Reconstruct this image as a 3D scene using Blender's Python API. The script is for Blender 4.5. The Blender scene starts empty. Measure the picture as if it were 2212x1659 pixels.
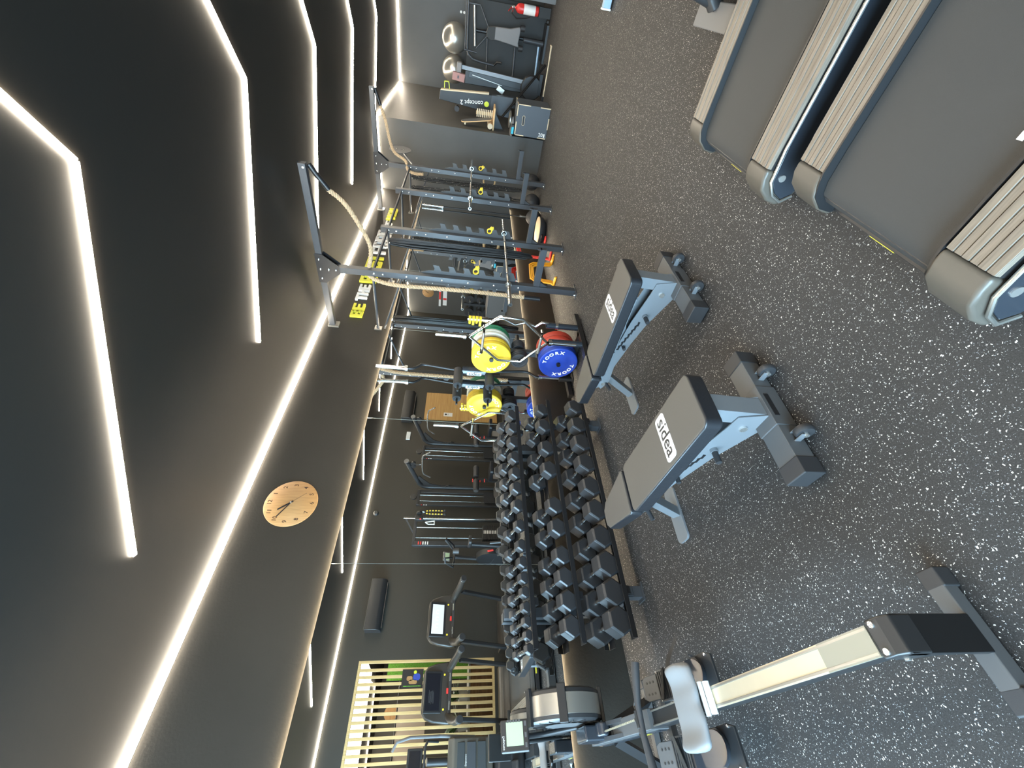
import bpy, bmesh, math, random
from math import pi, sin, cos, radians as rad
from mathutils import Vector as V, Matrix as Mx, Euler
random.seed(7)
S = bpy.context.scene
COL = S.collection
# ------------------------------------------------------------------ camera, light, exposure
cam = bpy.data.objects.new('camera', bpy.data.cameras.new('camera'))
COL.objects.link(cam)
RR = V((0.70245871, 0.70869092, 0.06564250)); RD = V((0.14537219, -0.05258226, -0.98797876)); RF = V((-0.69671995, 0.70355688, -0.13996082))
CAMP = V((3.5, 0.0, 1.427))
m = Mx.Identity(4)
for i in range(3):
    m[i][0] = RD[i]; m[i][1] = RR[i]; m[i][2] = -RF[i]; m[i][3] = CAMP[i]
cam.matrix_world = m
cam.data.sensor_width = 36.0; cam.data.sensor_fit = 'HORIZONTAL'
cam.data.lens = 897.66 * 36 / 2212
cam.data.clip_start = 0.02; cam.data.clip_end = 200
S.camera = cam
S.view_settings.view_transform = 'Standard'; S.view_settings.look = 'None'
S.view_settings.gamma = 1.0; S.view_settings.exposure = 0.0
S.view_settings.use_curve_mapping = False
S.cycles.use_denoising = True
S.cycles.max_bounces = 10; S.cycles.glossy_bounces = 6; S.cycles.diffuse_bounces = 4
S.cycles.transmission_bounces = 6; S.cycles.transparent_max_bounces = 8
S.cycles.sample_clamp_indirect = 6.0
W = bpy.data.worlds.new('world'); S.world = W; W.use_nodes = True
bg = W.node_tree.nodes['Background']
bg.inputs[0].default_value = (0.55, 0.72, 1.0, 1); bg.inputs[1].default_value = 1.0
LED_POWER = 122
MIRROR_LED = 240
def area_light(name, loc, rot, sx, sy, power, color):
    l = bpy.data.lights.new(name, 'AREA'); l.shape = 'RECTANGLE'; l.size = sx; l.size_y = sy
    l.energy = power; l.color = color
    o = bpy.data.objects.new(name, l); o.location = loc; o.rotation_euler = rot; COL.objects.link(o)
    return o
# daylight entering by the glazed shop front behind the camera
area_light('daylight_front', (2.7, -3.15, 1.55), (rad(90), 0, 0), 4.6, 2.6, 1250, (0.50, 0.78, 1.0))
# the bright lounge behind the slatted screen
area_light('lounge_lamp', (8.2, 1.2, 3.0), (0, 0, 0), 3.0, 2.5, 110, (1.0, 0.93, 0.82))

# ------------------------------------------------------------------ mesh helpers
class B:
    """collects shapes into one mesh; M is the current local transform, mi the material slot"""
    def __init__(s): s.bm = bmesh.new(); s.M = Mx.Identity(4); s.mi = 0
    def at(s, loc=(0,0,0), rot=(0,0,0)):
        s.M = Mx.Translation(loc) @ Euler(rot).to_matrix().to_4x4(); return s
    def _v(s, p): return s.bm.verts.new(s.M @ V(p))
    def _f(s, vs):
        try:
            f = s.bm.faces.new(vs); f.material_index = s.mi; return f
        except ValueError: return None
    def box(s, c, d, rot=None, taper=1.0):
        Q = Mx.Translation(c) @ (Euler(rot).to_matrix().to_4x4() if rot else Mx.Identity(4))
        vs = []
        for z in (-1, 1):
            k = taper if z > 0 else 1.0
            for x, y in ((-1,-1),(1,-1),(1,1),(-1,1)):
                vs.append(s._v(Q @ V((x*d[0]/2*k, y*d[1]/2*k, z*d[2]/2))))
        for q in ((3,2,1,0),(4,5,6,7),(0,1,5,4),(1,2,6,5),(2,3,7,6),(3,0,4,7)): s._f([vs[i] for i in q])
        return s
    def bar(s, a, b, w, h, up=(0,0,1)):
        """rectangular bar from a to b, w wide, h tall along up"""
        a = V(a); b = V(b); t = (b-a).normalized(); u = V(up)
        x = t.cross(u)
        if x.length < 1e-4: x = t.cross(V((1,0,0)))
        x.normalize(); y = x.cross(t).normalized()
        vs = []
        for p in (a, b):
            for i, j in ((-1,-1),(1,-1),(1,1),(-1,1)): vs.append(s._v(p + x*(i*w/2) + y*(j*h/2)))
        for q in ((3,2,1,0),(4,5,6,7),(0,1,5,4),(1,2,6,5),(2,3,7,6),(3,0,4,7)): s._f([vs[i] for i in q])
        return s
    def cyl(s, a, b, r, n=16, r2=None, caps=True):
        return s.tube([a, b], [r, r if r2 is None else r2], n, caps)
    def tube(s, pts, r, n=10, caps=True, closed=False):
        pts = [V(p) for p in pts]; L = len(pts)
        rs = r if isinstance(r, (list, tuple)) else [r]*L
        rings = []; x = None
        for i in range(L):
            if closed: t = (pts[(i+1) % L] - pts[i-1])
            elif i == 0: t = pts[1]-pts[0]
            elif i == L-1: t = pts[-1]-pts[-2]
            else: t = (pts[i+1]-pts[i]).normalized() + (pts[i]-pts[i-1]).normalized()
            if t.length < 1e-9: t = pts[min(i+1, L-1)] - pts[max(i-1, 0)]
            t.normalize()
            if x is None: x = t.cross(V((0,0,1)) if abs(t.z) < .9 else V((1,0,0))).normalized()
            else:
                x = x - t*x.dot(t); x.normalize()
            y = t.cross(x)
            k = 1.0
            if 0 < i < L-1 and not closed:
                c = (pts[i+1]-pts[i]).normalized().dot((pts[i]-pts[i-1]).normalized())
                k = 1/max(.6, math.sqrt(max(0.0, (1+c)/2)))
            rings.append([s._v(pts[i] + (x*cos(2*pi*j/n) + y*sin(2*pi*j/n))*rs[i]*(k if k < 1.3 else 1.3)) for j in range(n)])
        for i in range(L if closed else L-1):
            a = rings[i]; b = rings[(i+1) % L]
            for j in range(n): s._f([a[j], a[(j+1) % n], b[(j+1) % n], b[j]])
        if caps and not closed:
            s._f(rings[0][::-1]); s._f(rings[-1])
        return s
    def lathe(s, prof, n=32, axis='Z', c=(0,0,0)):
        """prof: (radius, height) list revolved about the axis through c"""
        rings = []
        for r, h in prof:
            ring = []
            for j in range(n):
                a = 2*pi*j/n; p = (r*cos(a), r*sin(a), h)
                if axis == 'X': p = (h, r*cos(a), r*sin(a))
                if axis == 'Y': p = (r*sin(a), h, r*cos(a))
                ring.append(s._v(V(c)+V(p)))
            rings.append(ring)
        for a, b in zip(rings, rings[1:]):
            for j in range(n): s._f([a[j], a[(j+1) % n], b[(j+1) % n], b[j]])
        if prof[0][0] > 1e-6: s._f(rings[0][::-1])
        if prof[-1][0] > 1e-6: s._f(rings[-1])
        return s
    def prism(s, poly, h0, h1, plane='XY', off=(0,0,0)):
        """poly in 2D, extruded h0..h1 along the third axis; plane names the 2D axes"""
        def P(a, b, h):
            p = {'XY': (a,b,h), 'XZ': (a,h,b), 'YZ': (h,a,b)}[plane]
            return V(off)+V(p)
        lo = [s._v(P(a,b,h0)) for a, b in poly]; hi = [s._v(P(a,b,h1)) for a, b in poly]
        n = len(poly)
        s._f(lo[::-1]); s._f(hi)
        for i in range(n): s._f([lo[i], lo[(i+1) % n], hi[(i+1) % n], hi[i]])
        return s
    def ball(s, c, r, n=20, sc=(1,1,1)):
        k = n//2
        prof = []
        for i in range(k+1):
            a = -pi/2 + pi*i/k
            prof.append((max(1e-7, r*cos(a)), r*sin(a)))
        rings = []
        for rr, h in prof:
            rings.append([s._v(V(c)+V((rr*cos(2*pi*j/n)*sc[0], rr*sin(2*pi*j/n)*sc[1], h*sc[2]))) for j in range(n)])
        for a, b in zip(rings, rings[1:]):
            for j in range(n): s._f([a[j], a[(j+1) % n], b[(j+1) % n], b[j]])
        return s
    def quad(s, pts): s._f([s._v(p) for p in pts]); return s
    def sheet(s, top, bot):
        """strip of quads between two point rows"""
        a = [s._v(p) for p in top]; b = [s._v(p) for p in bot]
        for i in range(len(a)-1): s._f([a[i], a[i+1], b[i+1], b[i]])
        return s
    def obj(s, name, mats, parent=None, bev=0.0, seg=2, smooth=True, loc=(0,0,0), rot=(0,0,0), sub=0, ang=38):
        bmesh.ops.recalc_face_normals(s.bm, faces=s.bm.faces)
        me = bpy.data.meshes.new(name); s.bm.to_mesh(me); s.bm.free()
        for q in (mats if isinstance(mats, (list, tuple)) else [mats]): me.materials.append(q)
        if smooth:
            for p in me.polygons: p.use_smooth = True
            me.set_sharp_from_angle(angle=rad(ang))
        o = bpy.data.objects.new(name, me); COL.objects.link(o)
        if parent: o.parent = parent
        o.location = loc; o.rotation_euler = rot
        if bev:
            md = o.modifiers.new('b', 'BEVEL'); md.width = bev; md.segments = seg; md.limit_method = 'ANGLE'
            md.angle_limit = rad(40); md.harden_normals = True
        if sub:
            md = o.modifiers.new('s', 'SUBSURF'); md.levels = sub; md.render_levels = sub
        return o
def tag(o, label, cat, group=None):
    o['label'] = label; o['category'] = cat
    if group: o['group'] = group
    return o
def thing(name, label, cat, loc=(0,0,0), rz=0.0, group=None, rot=None):
    o = bpy.data.objects.new(name, None); COL.objects.link(o)
    o.empty_display_size = 0.1
    o.location = loc; o.rotation_euler = rot if rot else (0, 0, rz)
    return tag(o, label, cat, group)
def struct(o): o['kind'] = 'structure'; return o
def dup(o, parent=None, loc=None, rot=None, label=None):
    c = o.copy(); COL.objects.link(c)
    if parent: c.parent = parent
    for ch in list(o.children): dup(ch, c)
    if loc is not None: c.location = loc
    if rot is not None: c.rotation_euler = rot
    if label: c['label'] = label
    return c
def arc(c, r, a0, a1, n, plane='XZ', h=0.0):
    out = []
    for i in range(n+1):
        a = rad(a0 + (a1-a0)*i/n)
        p = (c[0]+r*cos(a), c[1]+r*sin(a))
        out.append({'XZ': (p[0], h, p[1]), 'YZ': (h, p[0], p[1]), 'XY': (p[0], p[1], h), '2': p}[plane])
    return out
def rrect(w, h, r, n=4, cx=0.0, cy=0.0):
    """rounded rectangle outline, counter-clockwise"""
    out = []
    for sx, sy, a in ((1,1,0),(-1,1,90),(-1,-1,180),(1,-1,270)):
        out += arc((cx+sx*(w/2-r), cy+sy*(h/2-r)), r, a, a+90, n, '2')
    return out
# ------------------------------------------------------------------ materials
def mat(name, col, rough=.5, metal=0.0, spec=.5, bump=0.0, bscale=200.0, var=0.0, vscale=6.0, coat=0.0, emit=None, es=0.0, aniso=False):
    m = bpy.data.materials.new(name); m.use_nodes = True
    nt = m.node_tree; p = nt.nodes['Principled BSDF']
    p.inputs['Base Color'].default_value = (*col, 1); p.inputs['Roughness'].default_value = rough
    p.inputs['Metallic'].default_value = metal; p.inputs['Specular IOR Level'].default_value = spec
    if coat: p.inputs['Coat Weight'].default_value = coat; p.inputs['Coat Roughness'].default_value = .15
    if emit: p.inputs['Emission Color'].default_value = (*emit, 1); p.inputs['Emission Strength'].default_value = es
    tc = nt.nodes.new('ShaderNodeTexCoord')
    if bump:
        n = nt.nodes.new('ShaderNodeTexNoise'); n.inputs['Scale'].default_value = bscale; n.inputs['Detail'].default_value = 3
        b = nt.nodes.new('ShaderNodeBump'); b.inputs['Strength'].default_value = bump; b.inputs['Distance'].default_value = .002
        nt.links.new(tc.outputs['Object'], n.inputs['Vector'])
        nt.links.new(n.outputs['Fac'], b.inputs['Height']); nt.links.new(b.outputs['Normal'], p.inputs['Normal'])
    if var:
        n = nt.nodes.new('ShaderNodeTexNoise'); n.inputs['Scale'].default_value = vscale; n.inputs['Detail'].default_value = 4
        mp = nt.nodes.new('ShaderNodeMapRange'); mp.inputs[3].default_value = 1-var; mp.inputs[4].default_value = 1+var
        mp.inputs[1].default_value = .3; mp.inputs[2].default_value = .7
        mx = nt.nodes.new('ShaderNodeMix'); mx.data_type = 'RGBA'; mx.blend_type = 'MULTIPLY'; mx.inputs[0].default_value = 1
        mx.inputs[6].default_value = (*col, 1)
        nt.links.new(tc.outputs['Object'], n.inputs['Vector']); nt.links.new(n.outputs['Fac'], mp.inputs[0])
        nt.links.new(mp.outputs[0], mx.inputs[7]); nt.links.new(mx.outputs[2], p.inputs['Base Color'])
    return m
def wood_mat(name, c1, c2, axis=2, scale=9.0, rough=.5):
    m = mat(name, c1, rough); nt = m.node_tree; p = nt.nodes['Principled BSDF']
    tc = nt.nodes.new('ShaderNodeTexCoord'); mp = nt.nodes.new('ShaderNodeMapping')
    sc = [scale*1.6]*3; sc[axis] = scale*.09; mp.inputs['Scale'].default_value = sc
    n = nt.nodes.new('ShaderNodeTexNoise'); n.inputs['Scale'].default_value = 3.0; n.inputs['Detail'].default_value = 6; n.inputs['Distortion'].default_value = .6
    r = nt.nodes.new('ShaderNodeValToRGB'); r.color_ramp.elements[0].color = (*c2, 1); r.color_ramp.elements[1].color = (*c1, 1)
    r.color_ramp.elements[0].position = .32; r.color_ramp.elements[1].position = .62
    nt.links.new(tc.outputs['Object'], mp.inputs[0]); nt.links.new(mp.outputs[0], n.inputs['Vector'])
    nt.links.new(n.outputs['Fac'], r.inputs[0]); nt.links.new(r.outputs[0], p.inputs['Base Color'])
    return m
def emis(name, col, strength):
    return mat(name, (.8,.8,.8), .5, emit=col, es=strength)
def floor_mat():
    m = mat('speckled_rubber', (.02,.02,.021), .62, spec=.35); nt = m.node_tree; p = nt.nodes['Principled BSDF']; L = nt.links.new
    tc = nt.nodes.new('ShaderNodeTexCoord')
    col = None
    base = nt.nodes.new('ShaderNodeTexNoise'); base.inputs['Scale'].default_value = 260; base.inputs['Detail'].default_value = 2
    rp = nt.nodes.new('ShaderNodeValToRGB'); rp.color_ramp.elements[0].color = (.0150,.0146,.0145,1); rp.color_ramp.elements[1].color = (.036,.0345,.034,1)
    rp.color_ramp.elements[0].position = .35; rp.color_ramp.elements[1].position = .68
    L(tc.outputs['Object'], base.inputs['Vector']); L(base.outputs['Fac'], rp.inputs[0]); col = rp.outputs[0]
    ns = nt.nodes.new('ShaderNodeTexNoise'); ns.inputs['Scale'].default_value = 120; ns.inputs['Detail'].default_value = 2
    L(tc.outputs['Object'], ns.inputs['Vector'])
    ad = nt.nodes.new('ShaderNodeVectorMath'); ad.operation = 'MULTIPLY_ADD'; ad.inputs[1].default_value = (.014,.014,.014)
    L(ns.outputs['Color'], ad.inputs[0]); L(tc.outputs['Object'], ad.inputs[2])
    for sc, thr, c in ((112, .23, (.72,.70,.65)), (200, .22, (.30,.31,.33))):
        v = nt.nodes.new('ShaderNodeTexVoronoi'); v.inputs['Scale'].default_value = sc; v.voronoi_dimensions = '2D'
        L(ad.outputs[0], v.inputs['Vector'])
        sx = nt.nodes.new('ShaderNodeSeparateColor'); L(v.outputs['Color'], sx.inputs[0])
        # radius of each fleck: random, most cells have none
        mr = nt.nodes.new('ShaderNodeMapRange'); mr.inputs[1].default_value = .64; mr.inputs[2].default_value = 1; mr.inputs[3].default_value = 0; mr.inputs[4].default_value = thr
        L(sx.outputs[0], mr.inputs[0])
        lt = nt.nodes.new('ShaderNodeMath'); lt.operation = 'LESS_THAN'; L(v.outputs['Distance'], lt.inputs[0]); L(mr.outputs[0], lt.inputs[1])
        mx = nt.nodes.new('ShaderNodeMix'); mx.data_type = 'RGBA'; mx.inputs[7].default_value = (*c, 1)
        L(lt.outputs[0], mx.inputs[0]); L(col, mx.inputs[6]); col = mx.outputs[2]
    L(col, p.inputs['Base Color'])
    bp = nt.nodes.new('ShaderNodeBump'); bp.inputs['Strength'].default_value = .25; bp.inputs['Distance'].default_value = .0015
    L(base.outputs['Fac'], bp.inputs['Height']); L(bp.outputs['Normal'], p.inputs['Normal'])
    return m
M = {}
M['wall_l'] = mat('dimmed_mirror_wall', (.0215,.0185,.0145), .55, spec=.3, bump=.5, bscale=55, var=.08, vscale=2)  # black wall, base darkened further since the strips shine away from it
M['wall_r'] = mat('black_machine_wall', (.034,.031,.025), .55, spec=.35, bump=.4, bscale=55)
M['wall'] = mat('charcoal_wall', (.060,.058,.053), .5, spec=.4, bump=.5, bscale=55, var=.08, vscale=2)
M['ceil'] = mat('black_ceiling', (.0185,.0165,.0140), .5, spec=.35, bump=.12, bscale=30)
M['floor'] = floor_mat()
M['led'] = emis('led_diffuser', (1.0,.88,.70), LED_POWER)
M['mled'] = emis('mirror_led', (1.0,.84,.62), MIRROR_LED)
M['mirror'] = mat('mirror_glass', (.86,.875,.865), .0, metal=1.0)
M['edge'] = mat('glass_edge', (.55,.58,.52), .2)
M['steel'] = mat('charcoal_steel', (.046,.050,.056), .42, metal=.1, bump=.05, bscale=500)
M['blk'] = mat('black_steel', (.011,.011,.012), .4, spec=.5)
M['chrome'] = mat('chrome', (.78,.77,.74), .16, metal=1.0)
M['bright'] = mat('bright_bolt', (.85,.84,.80), .25, metal=.9)
M['knurl'] = mat('knurled_steel', (.48,.45,.41), .35, metal=.9, bump=.3, bscale=900)
M['deep'] = mat('deep_black_rubber', (.007,.007,.0075), .45)
M['rub'] = mat('black_rubber', (.026,.026,.028), .55, bump=.1, bscale=400)
M['hex'] = mat('dumbbell_rubber', (.028,.028,.030), .36, spec=.5, bump=.05, bscale=500)
M['pla'] = mat('black_plastic', (.020,.020,.021), .38)
M['plag'] = mat('grey_plastic', (.075,.077,.08), .45)
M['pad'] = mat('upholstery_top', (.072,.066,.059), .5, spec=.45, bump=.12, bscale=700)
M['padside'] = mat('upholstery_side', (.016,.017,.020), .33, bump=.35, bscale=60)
M['bench'] = mat('bench_silver_steel', (.19,.205,.22), .42, metal=.25, bump=.06, bscale=600)
M['white'] = mat('white_print', (.82,.82,.80), .5)
M['yel'] = mat('yellow_plastic', (.86,.62,.035), .42)
M['ylet'] = mat('yellow_letter', (.72,.66,.045), .45)
M['wlet'] = mat('white_letter', (.74,.72,.68), .5)
M['py'] = mat('plate_yellow', (.74,.50,.03), .5, var=.12, vscale=14)
M['pb'] = mat('plate_blue', (.018,.05,.33), .45, var=.08, vscale=14)
M['pr'] = mat('plate_red', (.52,.055,.03), .5, var=.1, vscale=14)
M['pg'] = mat('plate_green', (.02,.17,.075), .5, var=.1, vscale=14)
M['pw'] = mat('plate_white', (.62,.60,.50), .5, var=.1, vscale=14)
M['red'] = mat('red_plastic', (.62,.035,.03), .35)
M['ora'] = mat('orange_plastic', (.80,.36,.02), .38)
M['rope'] = mat('hemp_rope', (.46,.33,.20), .85, bump=.6, bscale=300)
M['bam'] = wood_mat('bamboo_clock', (.36,.20,.075), (.28,.15,.055), axis=1, scale=26)
M['oak'] = wood_mat('oak_panel', (.46,.28,.10), (.36,.20,.065), axis=1, scale=6)
M['slat'] = wood_mat('larch_slat', (.60,.42,.19), (.50,.33,.13), axis=2, scale=14)
M['ply'] = mat('plywood_edge', (.70,.56,.36), .6)
M['pine'] = wood_mat('pine_wood', (.66,.45,.22), (.55,.34,.15), axis=0, scale=20)
M['sil'] = mat('silver_ball', (.50,.48,.43), .28, metal=.75)
M['seat'] = mat('grey_seat_foam', (.165,.172,.18), .6, bump=.08, bscale=900)
M['rail'] = mat('worn_steel_rail', (.66,.60,.46), .38, metal=.75, var=.06, vscale=5)
M['alu'] = mat('brushed_aluminium', (.42,.40,.36), .33, metal=.85)
M['lcd'] = mat('lcd_green', (.33,.42,.27), .3, emit=(.33,.44,.26), es=.25)
M['belt'] = mat('treadmill_belt', (.036,.0372,.0375), .62, bump=.35, bscale=900)
M['wood_rail'] = wood_mat('brown_ribbed_rail', (.20,.165,.128), (.13,.106,.082), axis=0, scale=30, rough=.4)
M['tmcap'] = mat('bronze_plastic', (.085,.074,.060), .38, bump=.06, bscale=800)
M['navy'] = mat('glossy_dark_plastic', (.022,.027,.035), .25, coat=.3)
M['glass'] = mat('clear_glass', (1,1,1), .0)
M['glass'].node_tree.nodes['Principled BSDF'].inputs['Transmission Weight'].default_value = 1.0
M['glass'].node_tree.nodes['Principled BSDF'].inputs['IOR'].default_value = 1.05
M['screen'] = mat('glossy_screen', (.012,.012,.016), .12)
# ------------------------------------------------------------------ the room
XL, XR, YB, YF, ZC = -.03, 5.40, 12.27, -3.2, 3.15
struct(B().box(((XL+XR)/2, (YB+YF)/2, -.05), (XR-XL+.4, YB-YF+.4, .1)).obj('floor', M['floor'], smooth=False))
struct(B().box(((XL+XR)/2, (YB+YF)/2, ZC+.05), (XR-XL+.4, YB-YF+.4, .1)).obj('ceiling', M['ceil'], smooth=False))
struct(B().box((XL-.05, (YB+YF)/2, ZC/2), (.1, YB-YF+.2, ZC)).obj('wall_left', M['wall_l'], smooth=False))
struct(B().box(((XL+XR)/2+.6, YB+.05, ZC/2), (XR-XL-1.2+.2, .1, ZC)).obj('wall_back', M['wall'], smooth=False))
struct(B().box(((XL+1.27)/2, (9.05+YB+.1)/2, ZC/2), (1.27-XL, YB+.1-9.05, ZC)).obj('wall_corner', M['wall'], smooth=False))
SY0, SY1, SZ0, SZ1 = -.75, 1.83, .35, 2.74        # opening of the slatted window
b = B()
b.box((XR+.06, (SY1+YB)/2, ZC/2), (.12, YB-SY1, ZC)); b.box((XR+.06, (SY0+YF)/2, ZC/2), (.12, SY0-YF, ZC))
b.box((XR+.06, (SY0+SY1)/2, SZ0/2), (.12, SY1-SY0, SZ0)); b.box((XR+.06, (SY0+SY1)/2, (SZ1+ZC)/2), (.12, SY1-SY0, ZC-SZ1))
struct(b.obj('wall_right', M['wall_r'], smooth=False))
# shop front behind the camera: posts, transoms and glass
b = B()
b.box((2.7, YF-.05, .1), (5.5, .1, .2)); b.box((2.7, YF-.05, 3.02), (5.5, .1, .26))
b.box((.12, YF-.05, ZC/2), (.3, .1, ZC)); b.box((5.25, YF-.05, ZC/2), (.3, .1, ZC))
struct(b.obj('wall_front', M['wall'], smooth=False))
w = struct(B().box((1.55, YF-.04, 1.55), (.06, .06, 2.7)).box((2.7, YF-.04, 1.55), (.06, .06, 2.7)).box((3.9, YF-.04, 1.55), (.06, .06, 2.7)).obj('window_1', M['blk'], smooth=False))
for k, (x0, x1) in enumerate(((.27, 1.52), (1.58, 2.67), (2.73, 3.87), (3.93, 5.1))):
    B().box(((x0+x1)/2, YF-.04, 1.55), (x1-x0, .008, 2.68)).obj('pane', M['glass'], w, smooth=False)
# ---- led strips: each strip a proud profile on the ceiling, or a strip in the corner
def strip(name, label, segs, group, w=.024, h=.010):
    t = thing(name, label, 'light strip', segs[0][0], 0, group)
    o = V(segs[0][0])
    for a, c in segs:
        B().bar(V(a)-o, V(c)-o, w, h).obj('strip_segment', M['led'], t, smooth=False)
    return t
ZS = ZC-.0053
names = ['nearest chevron light strip on the black ceiling, above the benches', 'second chevron ceiling light strip counting from the camera', 'third chevron ceiling light strip, end crossed by the rope arm', 'fourth chevron ceiling light strip, beyond the rope arm', 'farthest chevron ceiling light strip, close to the back wall']
for k in range(-1, 5):
    y = 2.10 + 1.89*k
    l, a, r = (.87, y-1.02, ZS), (2.63, y, ZS), (4.40, y-1.02, ZS)
    lab = names[k] if k >= 0 else 'chevron ceiling light strip behind the camera, over the entrance'
    strip('chevron_light', lab, [(l, a), (a, r)], 'chevron light strips on the ceiling')
def corner_strip(label, a, c, wall, legs=.019):
    """triangular diffuser filling the angle of wall and ceiling; wall points from the wall into the room"""
    t = thing('corner_light', label, 'light strip', a, 0, 'light strips around the ceiling edge')
    a = V(a); c = V(c)-a; n = V(wall)*legs; d = V((0, 0, -legs)); o = V((0, 0, 0))
    b = B(); vs = [[b._v(p+q) for q in (o, n, d)] for p in (o, c)]
    b._f([vs[0][1], vs[1][1], vs[1][2], vs[0][2]]); b.mi = 1
    b._f([vs[0][0], vs[0][1], vs[1][1], vs[1][0]]); b._f([vs[0][0], vs[0][2], vs[1][2], vs[1][0]]); b._f(vs[0]); b._f(vs[1])
    b.obj('profile', [M['led'], M['alu']], t, smooth=False)
zc = ZC-.001
corner_strip('long light strip in the angle of ceiling and mirror wall', (XL+.002, YF+.1, zc), (XL+.002, 9.03, zc), (1,0,0))
corner_strip('short light strip above the projecting grey corner wall', (XL+.03, 9.048, zc), (1.27, 9.048, zc), (0,-1,0))
corner_strip('light strip running back along the side of the corner wall', (1.272, 9.03, zc), (1.272, 12.25, zc), (1,0,0))
corner_strip('light strip along the ceiling edge of the back wall', (1.30, YB-.002, zc), (XR-.03, YB-.002, zc), (0,-1,0))
corner_strip('light strip along the ceiling edge of the machine wall', (XR-.002, YF+.1, zc), (XR-.002, YB-.03, zc), (-1,0,0))
# ---- mirror panels, standing off the wall with a led strip behind top and bottom edge
MZ0, MZ1 = .502, 2.290
ys = [-1.65, -.135, 1.382, 2.89, 4.412, 5.90, 7.41, 8.79]
mlab = ['mirror panel left of the rowing machine', 'mirror panel reflecting the slatted window and the treadmills', 'mirror panel behind the dumbbell rack, reflecting cable machines', 'mirror panel behind the plate tree', 'mirror panel behind the nearest squat rack', 'mirror panel between the two squat racks', 'mirror panel next to the corner wall']
for i in range(7):
    y0, y1 = ys[i]+.0025, ys[i+1]-.0025
    b = B(); b.box((-.003, (y0+y1)/2, (MZ0+MZ1)/2), (.006, y1-y0, MZ1-MZ0))
    for f in b.bm.faces: f.material_index = 0 if f.calc_center_median().x > -.0005 else 1
    o = b.obj('mirror_panel', [M['mirror'], M['edge']], smooth=False); tag(o, mlab[i], 'mirror', 'mirror panels on the long wall')
    for z in (MZ0+.014, MZ1-.014):
        B().box((-.018, (y0+y1)/2, z), (.006, y1-y0, .012)).obj('backlight', M['mled'], o, smooth=False)
# ---- slatted timber screen in the right wall
t = thing('slatted_screen', 'timber screen of upright slats in the window of the machine wall', 'screen', (XR+.03, SY1, SZ0))
H = SZ1-SZ0
b = B().box((0, -(SY1-SY0)/2, .02), (.06, SY1-SY0, .04)).box((0, -(SY1-SY0)/2, H-.02), (.06, SY1-SY0, .04)).box((0, -.02, H/2), (.06, .04, H-.08)).box((0, -(SY1-SY0)+.02, H/2), (.06, .04, H-.08))
b.obj('frame', M['slat'], t, bev=.002, seg=1)
sl = B().box((0, 0, H/2), (.045, .042, H-.08)).obj('slat', M['slat'], t, bev=.002, seg=1)
sl.location = (0, -.14, 0)
for k in range(1, 24):
    if .14+.102*k < SY1-SY0-.05: dup(sl, t, (0, -.14-.102*k, 0))
B().box((.045, -(SY1-SY0)/2, H/2), (.006, SY1-SY0, H)).obj('glass_pane', M['glass'], t, smooth=False)
# ---- lounge beyond the screen
struct(B().box((14.05, .7, 1.6), (.1, 6.6, 3.2)).obj('wall_lounge', M['wall'], smooth=False))
struct(B().box((9.8, 4.05, 1.6), (8.6, .1, 3.2)).box((9.8, -2.65, 1.6), (8.6, .1, 3.2)).obj('wall_side', M['wall'], smooth=False))
struct(B().box((9.8, .7, -.05), (8.6, 6.6, .1)).obj('floor_lounge', mat('lounge_floor', (.20,.13,.08), .4), smooth=False))
struct(B().box((9.8, .7, 3.2), (8.6, 6.6, .1)).obj('ceiling_lounge', M['ceil'], smooth=False))
# ------------------------------------------------------------------ lettering helper: flat words turned into mesh
def text_mesh(body, size, depth=.0008, bold=0.0, align='CENTER'):
    c = bpy.data.curves.new('lettering', 'FONT'); c.body = body; c.size = size; c.extrude = depth; c.offset = bold
    c.align_x = align; c.align_y = 'CENTER'; c.resolution_u = 3
    o = bpy.data.objects.new('lettering', c); COL.objects.link(o)
    dg = bpy.context.evaluated_depsgraph_get()
    me = bpy.data.meshes.new_from_object(o.evaluated_get(dg)); me.name = 'lettering'
    bpy.data.objects.remove(o)
    return me
def word(body, size, material, parent, loc, rot, depth=.0008, bold=0.0, name='lettering', align='CENTER', sx=1.0):
    me = text_mesh(body, size, depth, bold, align); me.materials.clear(); me.materials.append(material)
    o = bpy.data.objects.new(name, me); COL.objects.link(o)
    o.parent = parent; o.location = loc; o.rotation_euler = rot; o.scale = (sx, 1, 1)
    return o
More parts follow.
